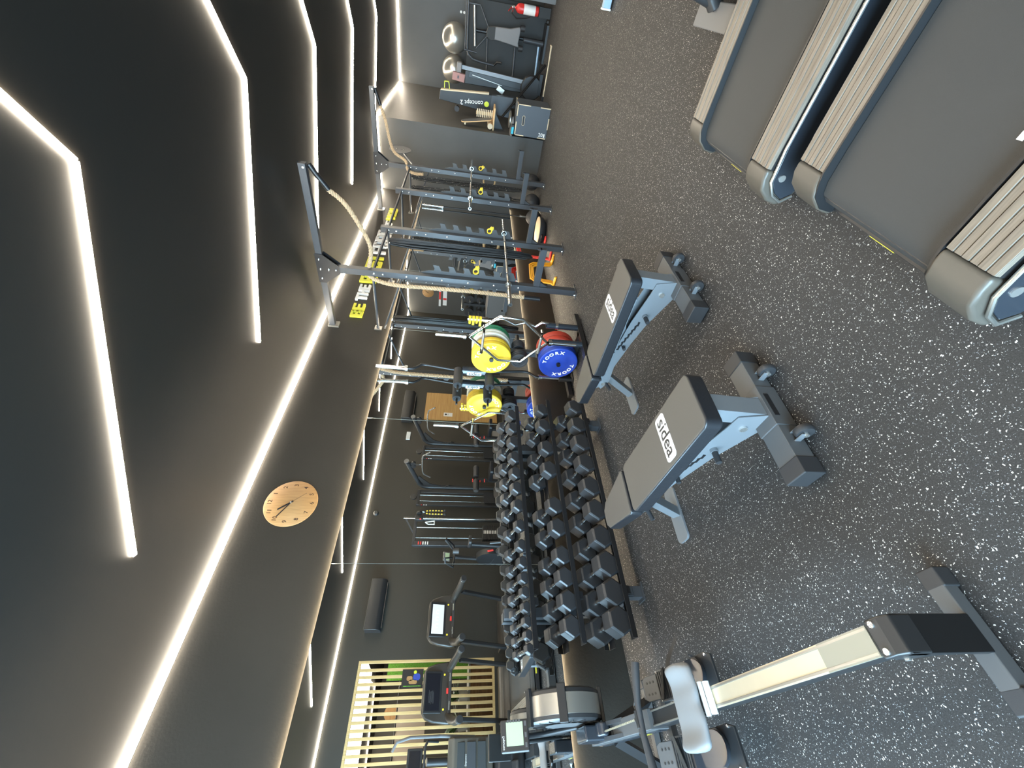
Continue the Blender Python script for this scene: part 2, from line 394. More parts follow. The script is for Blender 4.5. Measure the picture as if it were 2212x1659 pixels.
# ------------------------------------------------------------------ adjustable benches; +x is the wheeled end
def bench(label, x, y, rz):
    t = thing('weight_bench', label, 'bench', (x, y, 0), rz, 'adjustable benches before the dumbbells')
    zt = .435
    # cushions: board with rounded corners, lighter top face
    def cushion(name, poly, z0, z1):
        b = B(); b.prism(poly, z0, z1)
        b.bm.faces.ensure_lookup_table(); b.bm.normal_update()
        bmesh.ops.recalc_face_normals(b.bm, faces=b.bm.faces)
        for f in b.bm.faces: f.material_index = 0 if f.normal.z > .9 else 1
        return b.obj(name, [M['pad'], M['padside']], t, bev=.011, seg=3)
    bk = cushion('backrest', rrect(.80, .285, .035, 4, .235, 0), zt-.078, zt)
    word('sidea', .105, M['pla'], bk, (.342, .0, zt+.0016), (0, 0, rad(-90)), .0003, .0012, 'logo', sx=.92)
    B().prism(rrect(.088, .235, .02, 4, .338, 0), zt+.0002, zt+.0011).obj('logo_plate', M['white'], bk, smooth=False)
    pts = [(-.195, .135), (-.50, .085), (-.545, .045), (-.545, -.045), (-.50, -.085), (-.195, -.135), (-.18, -.12), (-.18, .12)]
    cushion('seat', pts, zt-.068, zt+.005)
    # welded frame
    for s in (-1, 1):
        pl = B().prism([(.50, .07), (.60, .06), (.60, .11), (.575, .225), (.50, .238), (.28, .285), (-.15, .338), (-.33, .338), (-.36, .30), (-.28, .26), (-.08, .272), (.26, .175)], s*.050-.003, s*.050+.003, 'XZ').obj('side_plate', M['bench'], t, bev=.001, seg=1)
        for k in range(7):
            x0 = .285-.036*k; z0 = .222+.0112*k; y0, y1 = sorted((s*.0531, s*.0536))
            B().prism([(x0, z0), (x0-.034, z0+.002), (x0-.036, z0+.030), (x0-.020, z0+.014), (x0+.004, z0+.016)], y0, y1, 'XZ').obj('notch', M['blk'], pl, smooth=False)
    B().bar((.52, 0, .15), (-.25, 0, .315), .09, .05).obj('main_beam', M['bench'], t, bev=.002)
    B().box((.56, 0, .055), (.105, .60, .085)).obj('rear_foot', M['plag'], t, bev=.004)
    B().box((.56, 0, .056), (.112, .21, .094)).obj('foot_sleeve', M['plag'], t, bev=.003)
    for s in (-1, 1):
        B().box((.56, s*.292, .055), (.112, .075, .093)).obj('rubber_cap', M['rub'], t, bev=.006)
        w = B(); w.lathe([(.012, -.014), (.034, -.014), (.038, -.006), (.038, .006), (.034, .014), (.012, .014)], 24, 'Y', (.655, s*.165, .041))
        w.obj('wheel', M['rub'], t)
        k = B().box((.634, s*.165-.019, .05), (.052, .004, .026)).box((.634, s*.165+.019, .05), (.052, .004, .026)); k.obj('wheel_bracket', M['bench'], t)
        B().cyl((.655, s*.165-.026, .041), (.655, s*.165+.026, .041), .010, 12).obj('axle', M['bright'], t)
    B().box((.6165, .0, .075), (.003, .115, .022)).obj('grip_slot', M['blk'], t)
    b = B().bar((.560, 0, .09), (.572, 0, .357), .09, .075, (1, 0, 0)); b.obj('rear_post', M['bench'], t, bev=.003)
    b = B()
    for s in (-1, 1):
        b.bar((.49, s*.075, .341), (-.13, s*.075, .341), .022, .03)
    b.box((.46, 0, .343), (.05, .20, .026)); b.box((.02, 0, .343), (.05, .20, .026)); b.obj('pad_frame', M['bench'], t, bev=.002, seg=1)
    b = B()
    for s in (-1, 1): b.bar((.30, s*.022, .335), (.08, s*.022, .268), .008, .035)
    b.obj('support_strut', M['bench'], t)
    B().cyl((.07, -.085, .268), (.07, .085, .268), .012, 12).obj('ladder_pin', M['rub'], t)
    B().cyl((.335, -.05, .212), (.335, -.125, .212), .014, 14).obj('pop_pin', M['rub'], t)
    B().cyl((.335, -.05, .212), (.335, -.07, .212), .018, 14).obj('pin_collar', M['bench'], t)
    for p in ((.505, .165), (-.30, .30)):
        B().cyl((p[0], -.062, p[1]), (p[0], .062, p[1]), .017, 14).obj('bolt', M['bright'], t)
    # front stand
    b = B().bar((-.24, 0, .30), (-.44, 0, .02), .06, .05, (1, 0, 0)).obj('front_leg', M['bench'], t, bev=.003)
    B().prism(rrect(.12, .34, .03, 4, -.46, 0), 0.0, .014).obj('front_foot', M['bench'], t, bev=.002)
    b = B().bar((-.19, 0, .36), (-.50, 0, .36), .05, .022).bar((-.30, 0, .25), (-.42, 0, .355), .03, .02).obj('seat_frame', M['bench'], t)
    b = B().cyl((-.21, -.04, .365), (-.21, -.115, .365), .013, 12).cyl((-.30, -.03, .285), (-.30, -.115, .26), .013, 12).obj('adjuster_knob', M['rub'], t)
    return t
bench('adjustable bench with black pad and silver frame, nearest the camera', 1.745, 1.165, rad(-3))
bench('adjustable bench with black pad, standing farther from camera near the plate tree', 1.70, 2.245, rad(0))

# ------------------------------------------------------------------ dumbbell rack and dumbbells
RY0, RY1 = .685, 2.84
tiers = [('bottom', .605, .155, rad(14), .34), ('middle', .495, .465, rad(16), .31), ('top', .375, .765, rad(18), .26)]
rack = thing('dumbbell_rack', 'three-tier black steel dumbbell rack standing before the mirror', 'rack', (.3, 1.76, 0))
ro = V((.3, 1.76, 0))
for (nm, x, z, a, dep) in tiers:
    L = RY1-RY0; yc = (RY0+RY1)/2-1.76
    sh = B().at((x-.3, yc, z), (0, a, 0))   # local -x runs back and up
    sh.box((-.003, 0, .004), (.006, L, .038)); sh.box((-.035, 0, -.014), (.07, L, .006))
    sh.obj('front_channel', M['blk'], rack, bev=.0015, seg=1)
    sh = B().at((x-.3, yc, z), (0, a, 0))
    sh.box((-dep+.004, 0, .012), (.006, L, .04)); sh.box((-dep+.04, 0, -.014), (.08, L, .006))
    sh.obj('rear_channel', M['blk'], rack, bev=.0015, seg=1)
for y in (.985, 2.52):
    yl = y-1.76
    b = B().box((.505-.3, yl, .065), (.075, .075, .13)); b.box((.505-.3, yl, .005), (.12, .12, .008)); b.obj('front_foot', M['steel'], rack, bev=.002, seg=1)
    b = B().bar((.10-.3, yl, .0), (.05-.3, yl, .93), .07, .06, (1, 0, 0)); b.box((.10-.3, yl, .006), (.13, .12, .01)); b.obj('upright', M['steel'], rack, bev=.002, seg=1)
    b = B().bar((.09-.3, yl, .10), (.55-.3, yl, .10), .06, .05); b.obj('base_beam', M['steel'], rack, bev=.002, seg=1)
    for (nm, x, z, a, dep) in tiers:
        b = B().bar((x-.02-.3, yl, z-.03), (x-dep-.3, yl, z-.03+dep*math.tan(a)), .05, .035); b.bar((x-dep*.5-.3, yl, z), (.07-.3, yl, z+.0), .05, .04)
        b.obj('tier_bracket', M['blk'], rack)
def hexhead(b, x0, x1, r):
    """hexagonal head along x with chamfered ends, flat side down"""
    k = .84; rings = []
    for x, s in ((x0, k), (x0+.012, 1), (x1-.012, 1), (x1, k)):
        rings.append([b._v((x, r*s*sin(rad(60*j+30)), r*s*cos(rad(60*j+30)))) for j in range(6)])
    for a, c in zip(rings, rings[1:]):
        for j in range(6): b._f([a[j], a[(j+1) % 6], c[(j+1) % 6], c[j]])
    b._f(rings[0][::-1]); b._f(rings[-1])
ORD = ['first', 'second', 'third', 'fourth', 'fifth', 'sixth', 'seventh', 'eighth', 'ninth', 'tenth', 'eleventh', 'twelfth', 'thirteenth', 'fourteenth', 'fifteenth', 'sixteenth', 'seventeenth']
cache = {}
def dumbbell(tier, i, y, fl, hl, grip):
    """fl flat-to-flat width, hl head length, grip handle length"""
    nm, x, z, a, dep = tiers[tier]
    r = fl/2/cos(rad(30)); half = grip/2+hl
    cx = -dep/2-.022
    t = thing('dumbbell', f'black rubber hex dumbbell, {ORD[i]} from the near end on the {nm} tier', 'dumbbell', (0,0,0), 0, 'hex dumbbells on the rack')
    key = (round(fl, 3), round(hl, 3), round(grip, 3))
    if key not in cache:
        b = B(); hexhead(b, grip/2, half, r); h1 = b.obj('head', M['hex'], t, bev=.004, ang=25)
        b = B(); hexhead(b, -half, -grip/2, r); h2 = b.obj('head', M['hex'], t, bev=.004, ang=25)
        b = B(); n = 9
        b.tube([(-grip/2-.004+(grip+.008)*k/(n-1), 0, 0) for k in range(n)], [.013, .019, .0165, .0145, .0155, .0145, .0165, .019, .013], 14)
        h3 = b.obj('handle', M['chrome'], t)
        cache[key] = [o.data for o in (h1, h2, h3)]
    else:
        for nme, me in zip(('head', 'head', 'handle'), cache[key]):
            o = bpy.data.objects.new(nme, me); COL.objects.link(o); o.parent = t
            if nme == 'head':
                md = o.modifiers.new('b', 'BEVEL'); md.width = .004; md.segments = 2; md.limit_method = 'ANGLE'; md.angle_limit = rad(40); md.harden_normals = True
    R = Mx.Translation((x, y, z)) @ Euler((0, a, 0)).to_matrix().to_4x4()
    p = R @ V((cx, 0, -.011+fl/2))
    t.location = p; t.rotation_euler = (0, a, 0)
for i, y in enumerate((.79, .965, 1.16, 1.365, 1.585, 1.80, 2.03, 2.25, 2.46, 2.68)):
    s = (.168, .172, .172, .168, .166, .165, .168, .165, .16, .155)[i]; dumbbell(0, i, y, s, .108, .132)
for i, y in enumerate((.79, .95, 1.11, 1.27, 1.49, 1.68, 2.03, 2.26, 2.52, 2.72)):
    s = (.135, .135, .132, .132, .138, .14, .145, .14, .14, .135)[i]; dumbbell(1, i, y, s, .088, .130)
for i, y in enumerate((.695, .775, .86, .95, 1.05, 1.15, 1.265, 1.395, 1.56, 1.735, 1.90, 2.05, 2.215, 2.39, 2.56, 2.72)):
    s = .066+.0036*i if i < 9 else .106+.002*(i-9); dumbbell(2, i, y, s, .052+.0022*i, .118)

# ------------------------------------------------------------------ rowing machine; local x runs from flywheel (mirror side) to the seat end
M['raild'] = mat('dull_rail', (.30,.29,.24), .45, metal=.6)
t = thing('rowing_machine', 'black rowing machine with grey seat pulled up to its flywheel, before the mirror', 'rowing machine', (0, .235, 0))
# monorail
b = B().bar((.98, 0, .305), (2.47, 0, .268), .062, .085); b.obj('monorail', M['blk'], t, bev=.004)
b = B().bar((1.50, 0, .3375), (2.425, 0, .3145), .070, .006); b.obj('rail_track', M['rail'], t, smooth=False)
B().bar((2.24, 0, .3226), (2.428, 0, .3180), .0705, .004).obj('rail_end_plate', M['raild'], t, smooth=False)
for s in (-1, 1): B().bar((1.52, s*.026, .3405), (2.24, s*.026, .3225), .005, .002).obj('wear_groove', M['raild'], t, smooth=False)
b = B()
for s in (-1, 1): b.bar((1.0, s*.028, .353), (2.425, s*.028, .3185), .006, .004)
b.obj('rail_edge', M['alu'], t, smooth=False)
b = B().prism([(2.435, .325), (2.475, .324), (2.498, .305), (2.498, .24), (2.435, .24)], -.044, .044, 'XZ'); cap = b.obj('end_cap', M['pla'], t, bev=.006)
for s in (-1, 1):
    B().cyl((2.455, s*.030, .324), (2.455, s*.030, .328), .008, 14).obj('bolt', M['bright'], cap)
    B().cyl((2.45, s*.044, .272), (2.45, s*.049, .272), .008, 12).obj('bolt', M['bright'], cap)
b = B().bar((2.487, 0, .30), (2.478, 0, .05), .088, .02, (1, 0, 0)); b.prism([(2.38, .24), (2.47, .24), (2.47, .06)], -.036, .036, 'XZ'); b.obj('rear_leg', M['deep'], t, bev=.002, seg=1)
B().box((2.46, 0, .033), (.052, .24, .045)).obj('rear_foot', M['plag'], t, bev=.004)
for s in (-1, 1): B().box((2.46, s*.140, .028), (.060, .055, .056)).obj('foot_cap', M['rub'], t, bev=.006)
# seat: moulded pad with a scalloped rear edge
b = B(); n = 24
def seat_edge(v):   # v in -1..1 across the seat; returns front and rear x, height
    xr = .112 - .012*math.exp(-(v/.22)**2) + .010*cos(v*2.2)
    xf = -.108 + .020*math.exp(-(v/.30)**2) - .008*cos(v*6)
    return xf, xr, .018*abs(v)**1.5 - .008*math.exp(-((abs(v)-.5)/.25)**2)
rows = []
for i in range(n+1):
    v = -1+2*i/n; xf, xr, hz = seat_edge(v)
    e = max(0.0, abs(v)-.86)/.14; k = 1-.45*e*e
    yv = v*.146
    rows.append([(xf*k, yv, .0), (xf*k-.003, yv, .022), (xf*k+.016, yv, .038+hz*(1-.3*e)), (0, yv, .040+hz*(1-.3*e)-.004), (xr*k-.016, yv, .036+hz*(1-.3*e)), (xr*k+.003, yv, .02), (xr*k, yv, 0)])
gv = [[b._v(p) for p in r] for r in rows]
for a, c in zip(gv, gv[1:]):
    for j in range(6): b._f([a[j], a[j+1], c[j+1], c[j]])
    b._f([a[6], a[0], c[0], c[6]])
b._f(gv[0]); b._f(gv[-1][::-1])
b.obj('seat', M['seat'], t, loc=(1.487, -.01, .372), sub=1, ang=80, rot=(0, rad(-2), rad(-2)))
b = B().box((1.49, 0, .361), (.17, .085, .024)).box((1.55, 0, .335), (.03, .10, .05)); b.obj('seat_carriage', M['pla'], t, bev=.003)
b = B().cyl((1.612, -.052, .350), (1.612, .052, .350), .013, 14).cyl((1.585, -.055, .362), (1.585, .055, .362), .010, 14).obj('seat_roller', M['white'], t)
# front beam, legs
b = B().bar((-.02+.2, 0, .375), (1.02, 0, .322), .082, .10); b.obj('front_beam', M['plag'], t, bev=.004)
b = B().bar((.18, -.043, .352), (1.0, -.043, .300), .004, .045); b.obj('side_decal', M['navy'], t, smooth=False)
word('concept 2', .03, M['ylet'], t, (.80, -.0458, .313), (rad(90), rad(3.5), 0), .0003)
b = B()
for s in (-1, 1): b.bar((.42, s*.035, .34), (.27, s*.16, .03), .03, .05)
b.obj('front_leg', M['blk'], t)
b = B().box((.265, 0, .03), (.05, .50, .04)); b.obj('front_foot', M['plag'], t, bev=.004)
for s in (-1, 1): B().box((.265, s*.25, .028), (.06, .05, .054)).obj('foot_cap', M['rub'], t, bev=.006)
# flywheel housing on the right of the beam
fx, fy, fz = .36, .135, .625
b = B().lathe([(.06, -.080), (.205, -.080), (.222, -.070), (.225, -.052)], 40, 'Y', (fx, fy, fz)).lathe([(.225, .052), (.222, .070), (.205, .080), (.06, .080)], 40, 'Y', (fx, fy, fz))
fly = b.obj('flywheel_housing', M['pla'], t)
b = B().lathe([(.223, -.052), (.225, -.050), (.225, .050), (.223, .052)], 40, 'Y', (fx, fy, fz)); b.obj('perforated_band', M['alu'], fly)
B().lathe([(.03, -.083), (.12, -.086), (.12, -.084), (.03, -.081)], 32, 'Y', (fx, fy, fz)).obj('fan_cover', M['plag'], fly)
b = B().lathe([(.0001, .081), (.10, .084), (.16, .081)], 32, 'Y', (fx, fy, fz)); b.obj('fan_cover', M['plag'], fly)
b = B()
for a in range(0, 360, 20):
    for s in (-1, 1):
        b.bar((fx+.09*cos(rad(a)), fy+s*.082, fz+.09*sin(rad(a))), (fx+.205*cos(rad(a)), fy+s*.080, fz+.205*sin(rad(a))), .006, .006)
g_ = b.obj('grille', M['blk'], fly); g_['kind'] = 'stuff'
for a in (15, 75, 165, 285):
    p = V((fx+.232*cos(rad(a)), fy, fz+.232*sin(rad(a))))
    B().box((0, 0, 0), (.022, .185, .05)).obj('cage_clip', M['blk'], fly, bev=.004, loc=p, rot=(0, rad(-a), 0))
b = B().box((.40, .0, .47), (.20, .075, .16)).cyl((.50, -.02, .44), (.50, .045, .44), .045, 18); b.obj('chain_housing', M['navy'], t, bev=.012)
b = B().bar((.44, -.03, .44), (.70, -.03, .375), .018, .03).bar((.44, .035, .44), (.70, .035, .375), .018, .03).bar((.55, -.03, .402), (.55, .035, .402), .02, .012); b.obj('chain_guide', M['steel'], t)
# chain, handle
n = 46
b = B()
for i in range(n):
    a = V((.50, .0, .445)).lerp(V((1.00, .002, .425)), i/n); c = V((.50, .0, .445)).lerp(V((1.00, .002, .425)), (i+.72)/n)
    b.bar(a, c, .009 if i % 2 else .005, .005 if i % 2 else .009)
b.obj('chain', M['rail'], t, smooth=False)
b = B().tube([(1.00, .0, .425), (1.045, 0, .422)], .014, 12).bar((1.03, -.035, .423), (1.03, .035, .423), .03, .03); b.obj('handle_bracket', M['blk'], t, bev=.003)
pts = [(1.06, -.30, .40), (1.045, -.20, .41), (1.035, -.06, .42), (1.045, .06, .42), (1.07, .17, .41), (1.08, .225, .402)]
B().tube(pts, [.021, .021, .015, .015, .021, .021], 14).obj('handle', M['rub'], t, ang=60)
b = B()
for s in (-1, 1): b.tube([(1.02, s*.03, .424), (1.005, s*.055, .423), (1.045, s*.09, .421)], .006, 8)
b.obj('handle_hook', M['blk'], t)
# foot plates, sloping down towards the seat
for s in (-1, 1):
    FA = ((1.11, s*.135, .205), (0, rad(18.4), 0))
    fo = B().at(*FA).prism([(-.06, .066), (.10, .070), (.21, .080), (.25, .066), (.25, -.066), (.21, -.080), (.10, -.070), (-.06, -.066)], -.008, .008).obj('footrest', M['pla'], t, bev=.003)
    B().at(*FA).prism([(-.26, .042), (-.235, .054), (-.15, .054), (-.15, .068), (-.04, .068), (-.04, -.068), (-.15, -.068), (-.15, -.054), (-.235, -.054), (-.26, -.042)], -.008, .009).obj('toe_plate', M['plag'], fo, bev=.003)
    for k in range(8): B().at(*FA).box((-.140+.014*k, 0, .0115), (.006, .118, .005)).obj('rib', M['pla'], fo, smooth=False)
    f = B().at(*FA)
    f.sheet(arc((.13, .008), .066, -85, 85, 12, 'XY', .008), [(p[0]+.028, p[1]*1.05, .062) for p in arc((.13, .008), .066, -85, 85, 12, 'XY', 0)])
    f.prism(arc((.12, 0), .068, -90, 90, 10, '2')+[(-.02, .060), (-.02, -.060)], .008, .014)
    f.obj('heel_cup', M['navy'], fo)
    for px, py in ((-.135, .058), (-.135, -.058), (.22, .068), (.22, -.068)): B().at(*FA).cyl((px, py, .006), (px, py, .0125), .006, 10).obj('screw', M['bright'], fo)
    for px in (-.225, -.20, -.175):
        for py in (-.025, .025): B().at(*FA).cyl((px, py, .006), (px, py, .0105), .006, 10).obj('adjust_hole', M['pla'], fo)
    B().bar((1.03, s*.205, .24), (1.03, s*.07, .275), .004, .035, (1, 0, 0)).obj('foot_strap', M['deep'], t)
B().sheet([(1.17, .170, .29), (1.16, .205, .275), (1.17, .235, .26), (1.245, .275, .25), (1.29, .295, .25)], [(1.21, .165, .285), (1.20, .20, .27), (1.205, .225, .255), (1.265, .262, .25), (1.30, .285, .25)]).obj('strap_end', M['deep'], t)
B().bar((.93, -.16, .22), (.93, .16, .22), .05, .03).obj('footrest_bar', M['plag'], t)
# monitor on its arm
b = B().tube([(.30, .05, .50), (.20, .03, .72), (.24, .02, .86), (.33, .015, .915)], .014, 10); b.obj('monitor_arm', M['blk'], t)
mo = B().box((0, 0, 0), (.03, .150, .165)).obj('monitor', M['pla'], t, bev=.008, loc=(.365, .015, .935), rot=(0, rad(-12), rad(4)))
B().box((.0162, .008, .0), (.002, .108, .098)).obj('screen', M['lcd'], mo, smooth=False)
b = B()
for k in range(5): b.box((.0165, .066, -.03+.017*k), (.003, .012, .011))
for py in (-.045, .0, .052): b.box((.0165, py, -.064), (.003, .022, .011))
b.obj('button', M['plag'], mo)
word('concept2', .017, M['white'], mo, (.0160, -.03, .067), (rad(90), 0, rad(90)), .0003)
# ------------------------------------------------------------------ treadmills; local x runs forward, origin under the rear edge of the deck
M['tmcap2'] = mat('dark_bronze_plastic', (.034,.030,.026), .34)
def treadmill(label, x, y, hw):
    t = thing('treadmill', label, 'treadmill', (x, y, 0), 0, 'treadmills facing the machine wall')
    iw = hw-.155       # inner edge of the side rails
    prof = [(-.02, .205), (-.062, .188), (-.100, .140), (-.112, .09), (-.085, .045), (-.03, .025), (.02, .025), (.02, .207)]
    for s in (-1, 1):
        y0, y1 = sorted((s*iw, s*hw))
        B().prism([(.02, .03), (.02, .192), (1.70, .212), (1.70, .03)], y0+.004, y1-.012, 'XZ').obj('side_frame', M['pla'], t)
        B().prism(prof, y0, y1, 'XZ').obj('end_cap', M['tmcap'], t, bev=.014, seg=3)
        # ribbed foot rail: lengthwise ribs of their own height
        b = B(); n = 6; w = (y1-y0-.012)/n
        for k in range(n):
            b.prism([(.022, .194), (.022, .207+.002*(k % 2)), (1.62, .226+.002*(k % 2)), (1.62, .21)], y0+.004+w*k, y0+.004+w*(k+1)-.003, 'XZ')
        b.prism([(.022, .19), (.022, .204), (1.62, .223), (1.62, .20)], y0+.003, y1-.008, 'XZ')
        b.obj('foot_rail', M['wood_rail'], t, bev=.001, seg=1)
        yi = s*iw; ya, yb = sorted((yi-s*.004, yi+s*.004))
        B().prism([(-.02, .199), (-.058, .182), (-.094, .138), (-.10, .09), (-.07, .05), (1.62, .15), (1.62, .226), (.02, .208)], ya, yb, 'XZ').obj('inner_edge', M['blk'], t)
        # glossy outer skirt with a raised rim
        ys = s*hw
        b = B().prism([(-.055, .055), (-.08, .09), (-.06, .13), (-.02, .165), (.12, .18), (1.7, .195), (1.7, .04), (-.02, .04)], min(ys, ys+s*.012), max(ys, ys+s*.012), 'XZ')
        sk = b.obj('side_skirt', M['navy'], t, bev=.004)
        b = B().tube([(1.7, ys+s*.012, .200), (.10, ys+s*.012, .186), (-.02, ys+s*.012, .172), (-.07, ys+s*.012, .135), (-.09, ys+s*.012, .09), (-.06, ys+s*.012, .05)], .006, 8); b.obj('trim_line', M['alu'], sk)
        b = B().cyl((.0, ys+s*.012, .135), (.0, ys+s*.016, .135), .014, 16); b.obj('badge', M['bright'], sk)
    # belt round the rear roller
    b = B(); top = [(-.075, .10), (-.065, .135), (-.04, .163), (0, .175), (.1, .18), (1.66, .2)]
    b.sheet([(p[0], -iw+.006, p[1]) for p in top], [(p[0], iw-.006, p[1]) for p in top])
    b.obj('belt', M['belt'], t, ang=60)
    b = B().box((.80, 0, .10), (1.7, 2*iw, .11)); b.obj('deck', M['pla'], t)
    b = B().box((-.062, 0, .06), (.06, 2*iw, .05)); rb = b.obj('rear_guard', M['pla'], t, bev=.004)
    b = B().box((-.0925, -.0, .072), (.002, .115, .02)); b.obj('warning_label', M['ylet'], rb)
    # motor hood
    b = B().prism([(1.50, .05), (1.50, .215), (1.56, .30), (1.68, .345), (1.90, .34), (1.99, .27), (2.02, .14), (2.02, .04)], -hw+.03, hw-.03, 'XZ'); hd = b.obj('motor_hood', M['tmcap2'], t, bev=.02, seg=3)
    b = B().box((1.56, -.02, .302), (.006, .14, .004)); b.obj('hood_badge', M['bright'], hd)
    for s in (-1, 1):
        b = B().bar((1.62, s*(hw-.05), .16), (1.16, s*(hw-.05), 1.03), .055, .10, (1, 0, 0)); b.obj('upright', M['pla'], t, bev=.012)
        b = B().tube([(.68, s*(hw+.0), 1.035), (.74, s*(hw+.0), 1.05), (1.05, s*(hw-.02), 1.085), (1.28, s*(hw-.07), 1.14), (1.44, s*(hw-.15), 1.20)], [.038, .048, .052, .058, .045], 14)
        hr = b.obj('handrail', M['tmcap2'], t, ang=60)
        b = B().cyl((.665, s*(hw+.0), 1.033), (.705, s*(hw+.0), 1.042), .050, 16).obj('end_grip', M['rub'], hr, bev=.006)
        b = B().tube([(.722, s*hw, 1.046), (.728, s*hw, 1.048)], .052, 16).obj('grip_ring', M['bright'], hr)
        b = B().lathe([(.014, 0), (.014, .006), (.010, .010)], 12, 'X', (1.36, s*(hw-.20), 1.255)).obj('yellow_button', M['yel'], t)
    # console: winged dash, cross bar, screen
    b = B().prism([(-hw+.02, 1.09), (-hw+.02, 1.20), (-.375, 1.40), (-.335, 1.52), (-.26, 1.585), (.26, 1.585), (.335, 1.52), (.375, 1.40), (hw-.02, 1.20), (hw-.02, 1.09), (.33, 1.165), (-.33, 1.165)], 1.37, 1.47, 'YZ'); b.obj('console', M['tmcap2'], t, bev=.03, seg=3)
    b = B().bar((1.33, -hw+.14, 1.165), (1.33, hw-.14, 1.165), .03, .05); cb = b.obj('sensor_bar', M['rub'], t, bev=.008)
    b = B().box((1.312, -.18, 1.17), (.004, .11, .016)).box((1.312, .18, 1.17), (.004, .11, .016)).obj('pulse_plate', M['bright'], cb)
    b = B().box((1.313, 0, 1.205), (.02, .07, .03)).obj('stop_button', M['red'], cb)
    sc = B().box((0, 0, 0), (.035, .53, .27)).obj('display', M['pla'], t, bev=.008, loc=(1.345, 0, 1.425), rot=(0, rad(-14), 0))
    B().box((-.0185, 0, .005), (.002, .47, .22)).obj('screen', M['screen'], sc, smooth=False)
    return t, sc
t1, s1 = treadmill('treadmill nearest the camera, with brown ribbed foot rails and yellow rear sticker', 3.145, 1.21, .42)
t2, s2 = treadmill('second treadmill from the camera, with brown ribbed foot rails, beyond the first', 3.06, 2.20, .43)
M['ui'] = emis('screen_glow', (.72,.76,1.0), .55)
M['uib'] = emis('screen_backlight', (.10,.10,.16), .22)
B().box((-.0198, 0, .0), (.001, .45, .20)).obj('lit_menu', M['uib'], s2, smooth=False)
for y in (-.105, 0, .105):
    b = B(); a = arc((y, .01), .036, -50, 220, 16, '2'); c = arc((y, .01), .020, -50, 220, 16, '2')
    b.sheet([(-.0208, p[0], p[1]) for p in a], [(-.0208, p[0], p[1]) for p in c]); b.obj('menu_dial', M['ui'], s2, smooth=False)
for k in range(6):
    B().box((-.0198, -.06-.008*(k % 3), .06-.014*k), (.0008, .16-.02*(k % 2), .004)).obj('text_line', M['plag'], s1, smooth=False)
B().box((.262, -.208, .1855), (.018, .016, .0012)).obj('white_sticker', M['white'], t1)
# ---- leg of a machine and its pale foot block beside the second treadmill, cut by the frame
# ------------------------------------------------------------------ clock and lettering on the long wall
def clock(label, loc, R, rz, rx, hh, mm, group=None, num=True):
    """dial in local XY, +y is twelve, facing +z"""
    t = thing('wall_clock', label, 'clock', loc, 0, group, rot=(rx, 0, rz))
    B().lathe([(R-.003, 0), (R, .003), (R, .011), (R-.003, .014)], 72, 'Z').obj('dial', M['bam'], t, ang=50)
    for k in range(1, 13):
        a = rad(90-30*k)
        if num: word(str(k), R*.22, M['dkbrown'], t, (R*.80*cos(a), R*.80*sin(a), .0143), (0, 0, 0), .0003, .0006, 'numeral')
        else: B().box((R*.82*cos(a), R*.82*sin(a), .0147), (R*.07, R*.07, .001)).obj('hour_mark', M['dkbrown'], t)
    for nm, ang, ln, w in (('hour_hand', hh*30+mm*.5, R*.52, .013), ('minute_hand', mm*6, R*.70, .009)):
        a = rad(90-ang); d = V((cos(a), sin(a), 0))
        B().bar(-d*R*.10+V((0,0,.02)), d*ln+V((0,0,.02)), w, .002).obj(nm, M['blk'], t)
    a = rad(90-139); B().bar((-.03*cos(a), -.03*sin(a), .023), (R*.66*cos(a), R*.66*sin(a), .023), .002, .001).obj('second_hand', M['blk'], t)
    B().cyl((0,0,.014), (0,0,.028), .008, 14).obj('hub', M['bright'], t)
M['dkbrown'] = mat('burnt_brown', (.05,.02,.01), .6)
clock('large round bamboo clock with numerals on the wall above the mirror', (-.03, 1.908, 2.75), .215, rad(90), rad(90), 9.9, 50)
# block letters from strokes in a 1 x 1.25 cell: (x0, y0, x1, y1)
GL = {'B': [(0,0,.28,1.25),(.28,0,.9,.26),(.28,.5,.9,.76),(.28,.99,.9,1.25),(.72,.1,1,.62),(.72,.64,1,1.15)],
 'E': [(0,0,.28,1.25),(.28,0,.95,.26),(.28,.5,.85,.76),(.28,.99,.95,1.25)], 'T': [(.36,0,.64,1),(0,.97,1,1.25)],
 'H': [(0,0,.28,1.25),(.72,0,1,1.25),(.28,.49,.72,.77)], 'S': [(0,0,1,.26),(.72,.26,1,.5),(0,.5,1,.76),(0,.76,.28,.99),(0,.99,1,1.25),(0,.26,.28,.36),(.72,.89,1,.99)],
 'F': [(0,0,.28,1.25),(.28,.45,.85,.71),(.28,.97,.95,1.25)], 'O': [(0,.1,.28,1.15),(.72,.1,1,1.15),(.1,0,.9,.26),(.1,.99,.9,1.25)],
 'R': [(0,0,.28,1.25),(.28,.45,.8,.7),(.28,.99,.88,1.25),(.72,.6,1,1.15),(.70,0,.98,.5)], 'M': [(0,0,.26,1.25),(.74,0,1,1.25),(.38,.3,.62,1.1),(.26,.95,.74,1.25)],
 'Y': [(.36,0,.64,.6),(0,.62,.28,1.25),(.72,.62,1,1.25),(.1,.5,.9,.74)], 'U': [(0,.1,.28,1.25),(.72,.1,1,1.25),(.1,0,.9,.26)]}
t = thing('wall_lettering', 'raised yellow and white block letters reading BE THE BEST FORM OF YOU above the mirror', 'lettering', (-.03, 4.62, 2.60))
M['plag2'] = mat('grey_hook_plate', (.062,.066,.070), .5)
y = 0.0
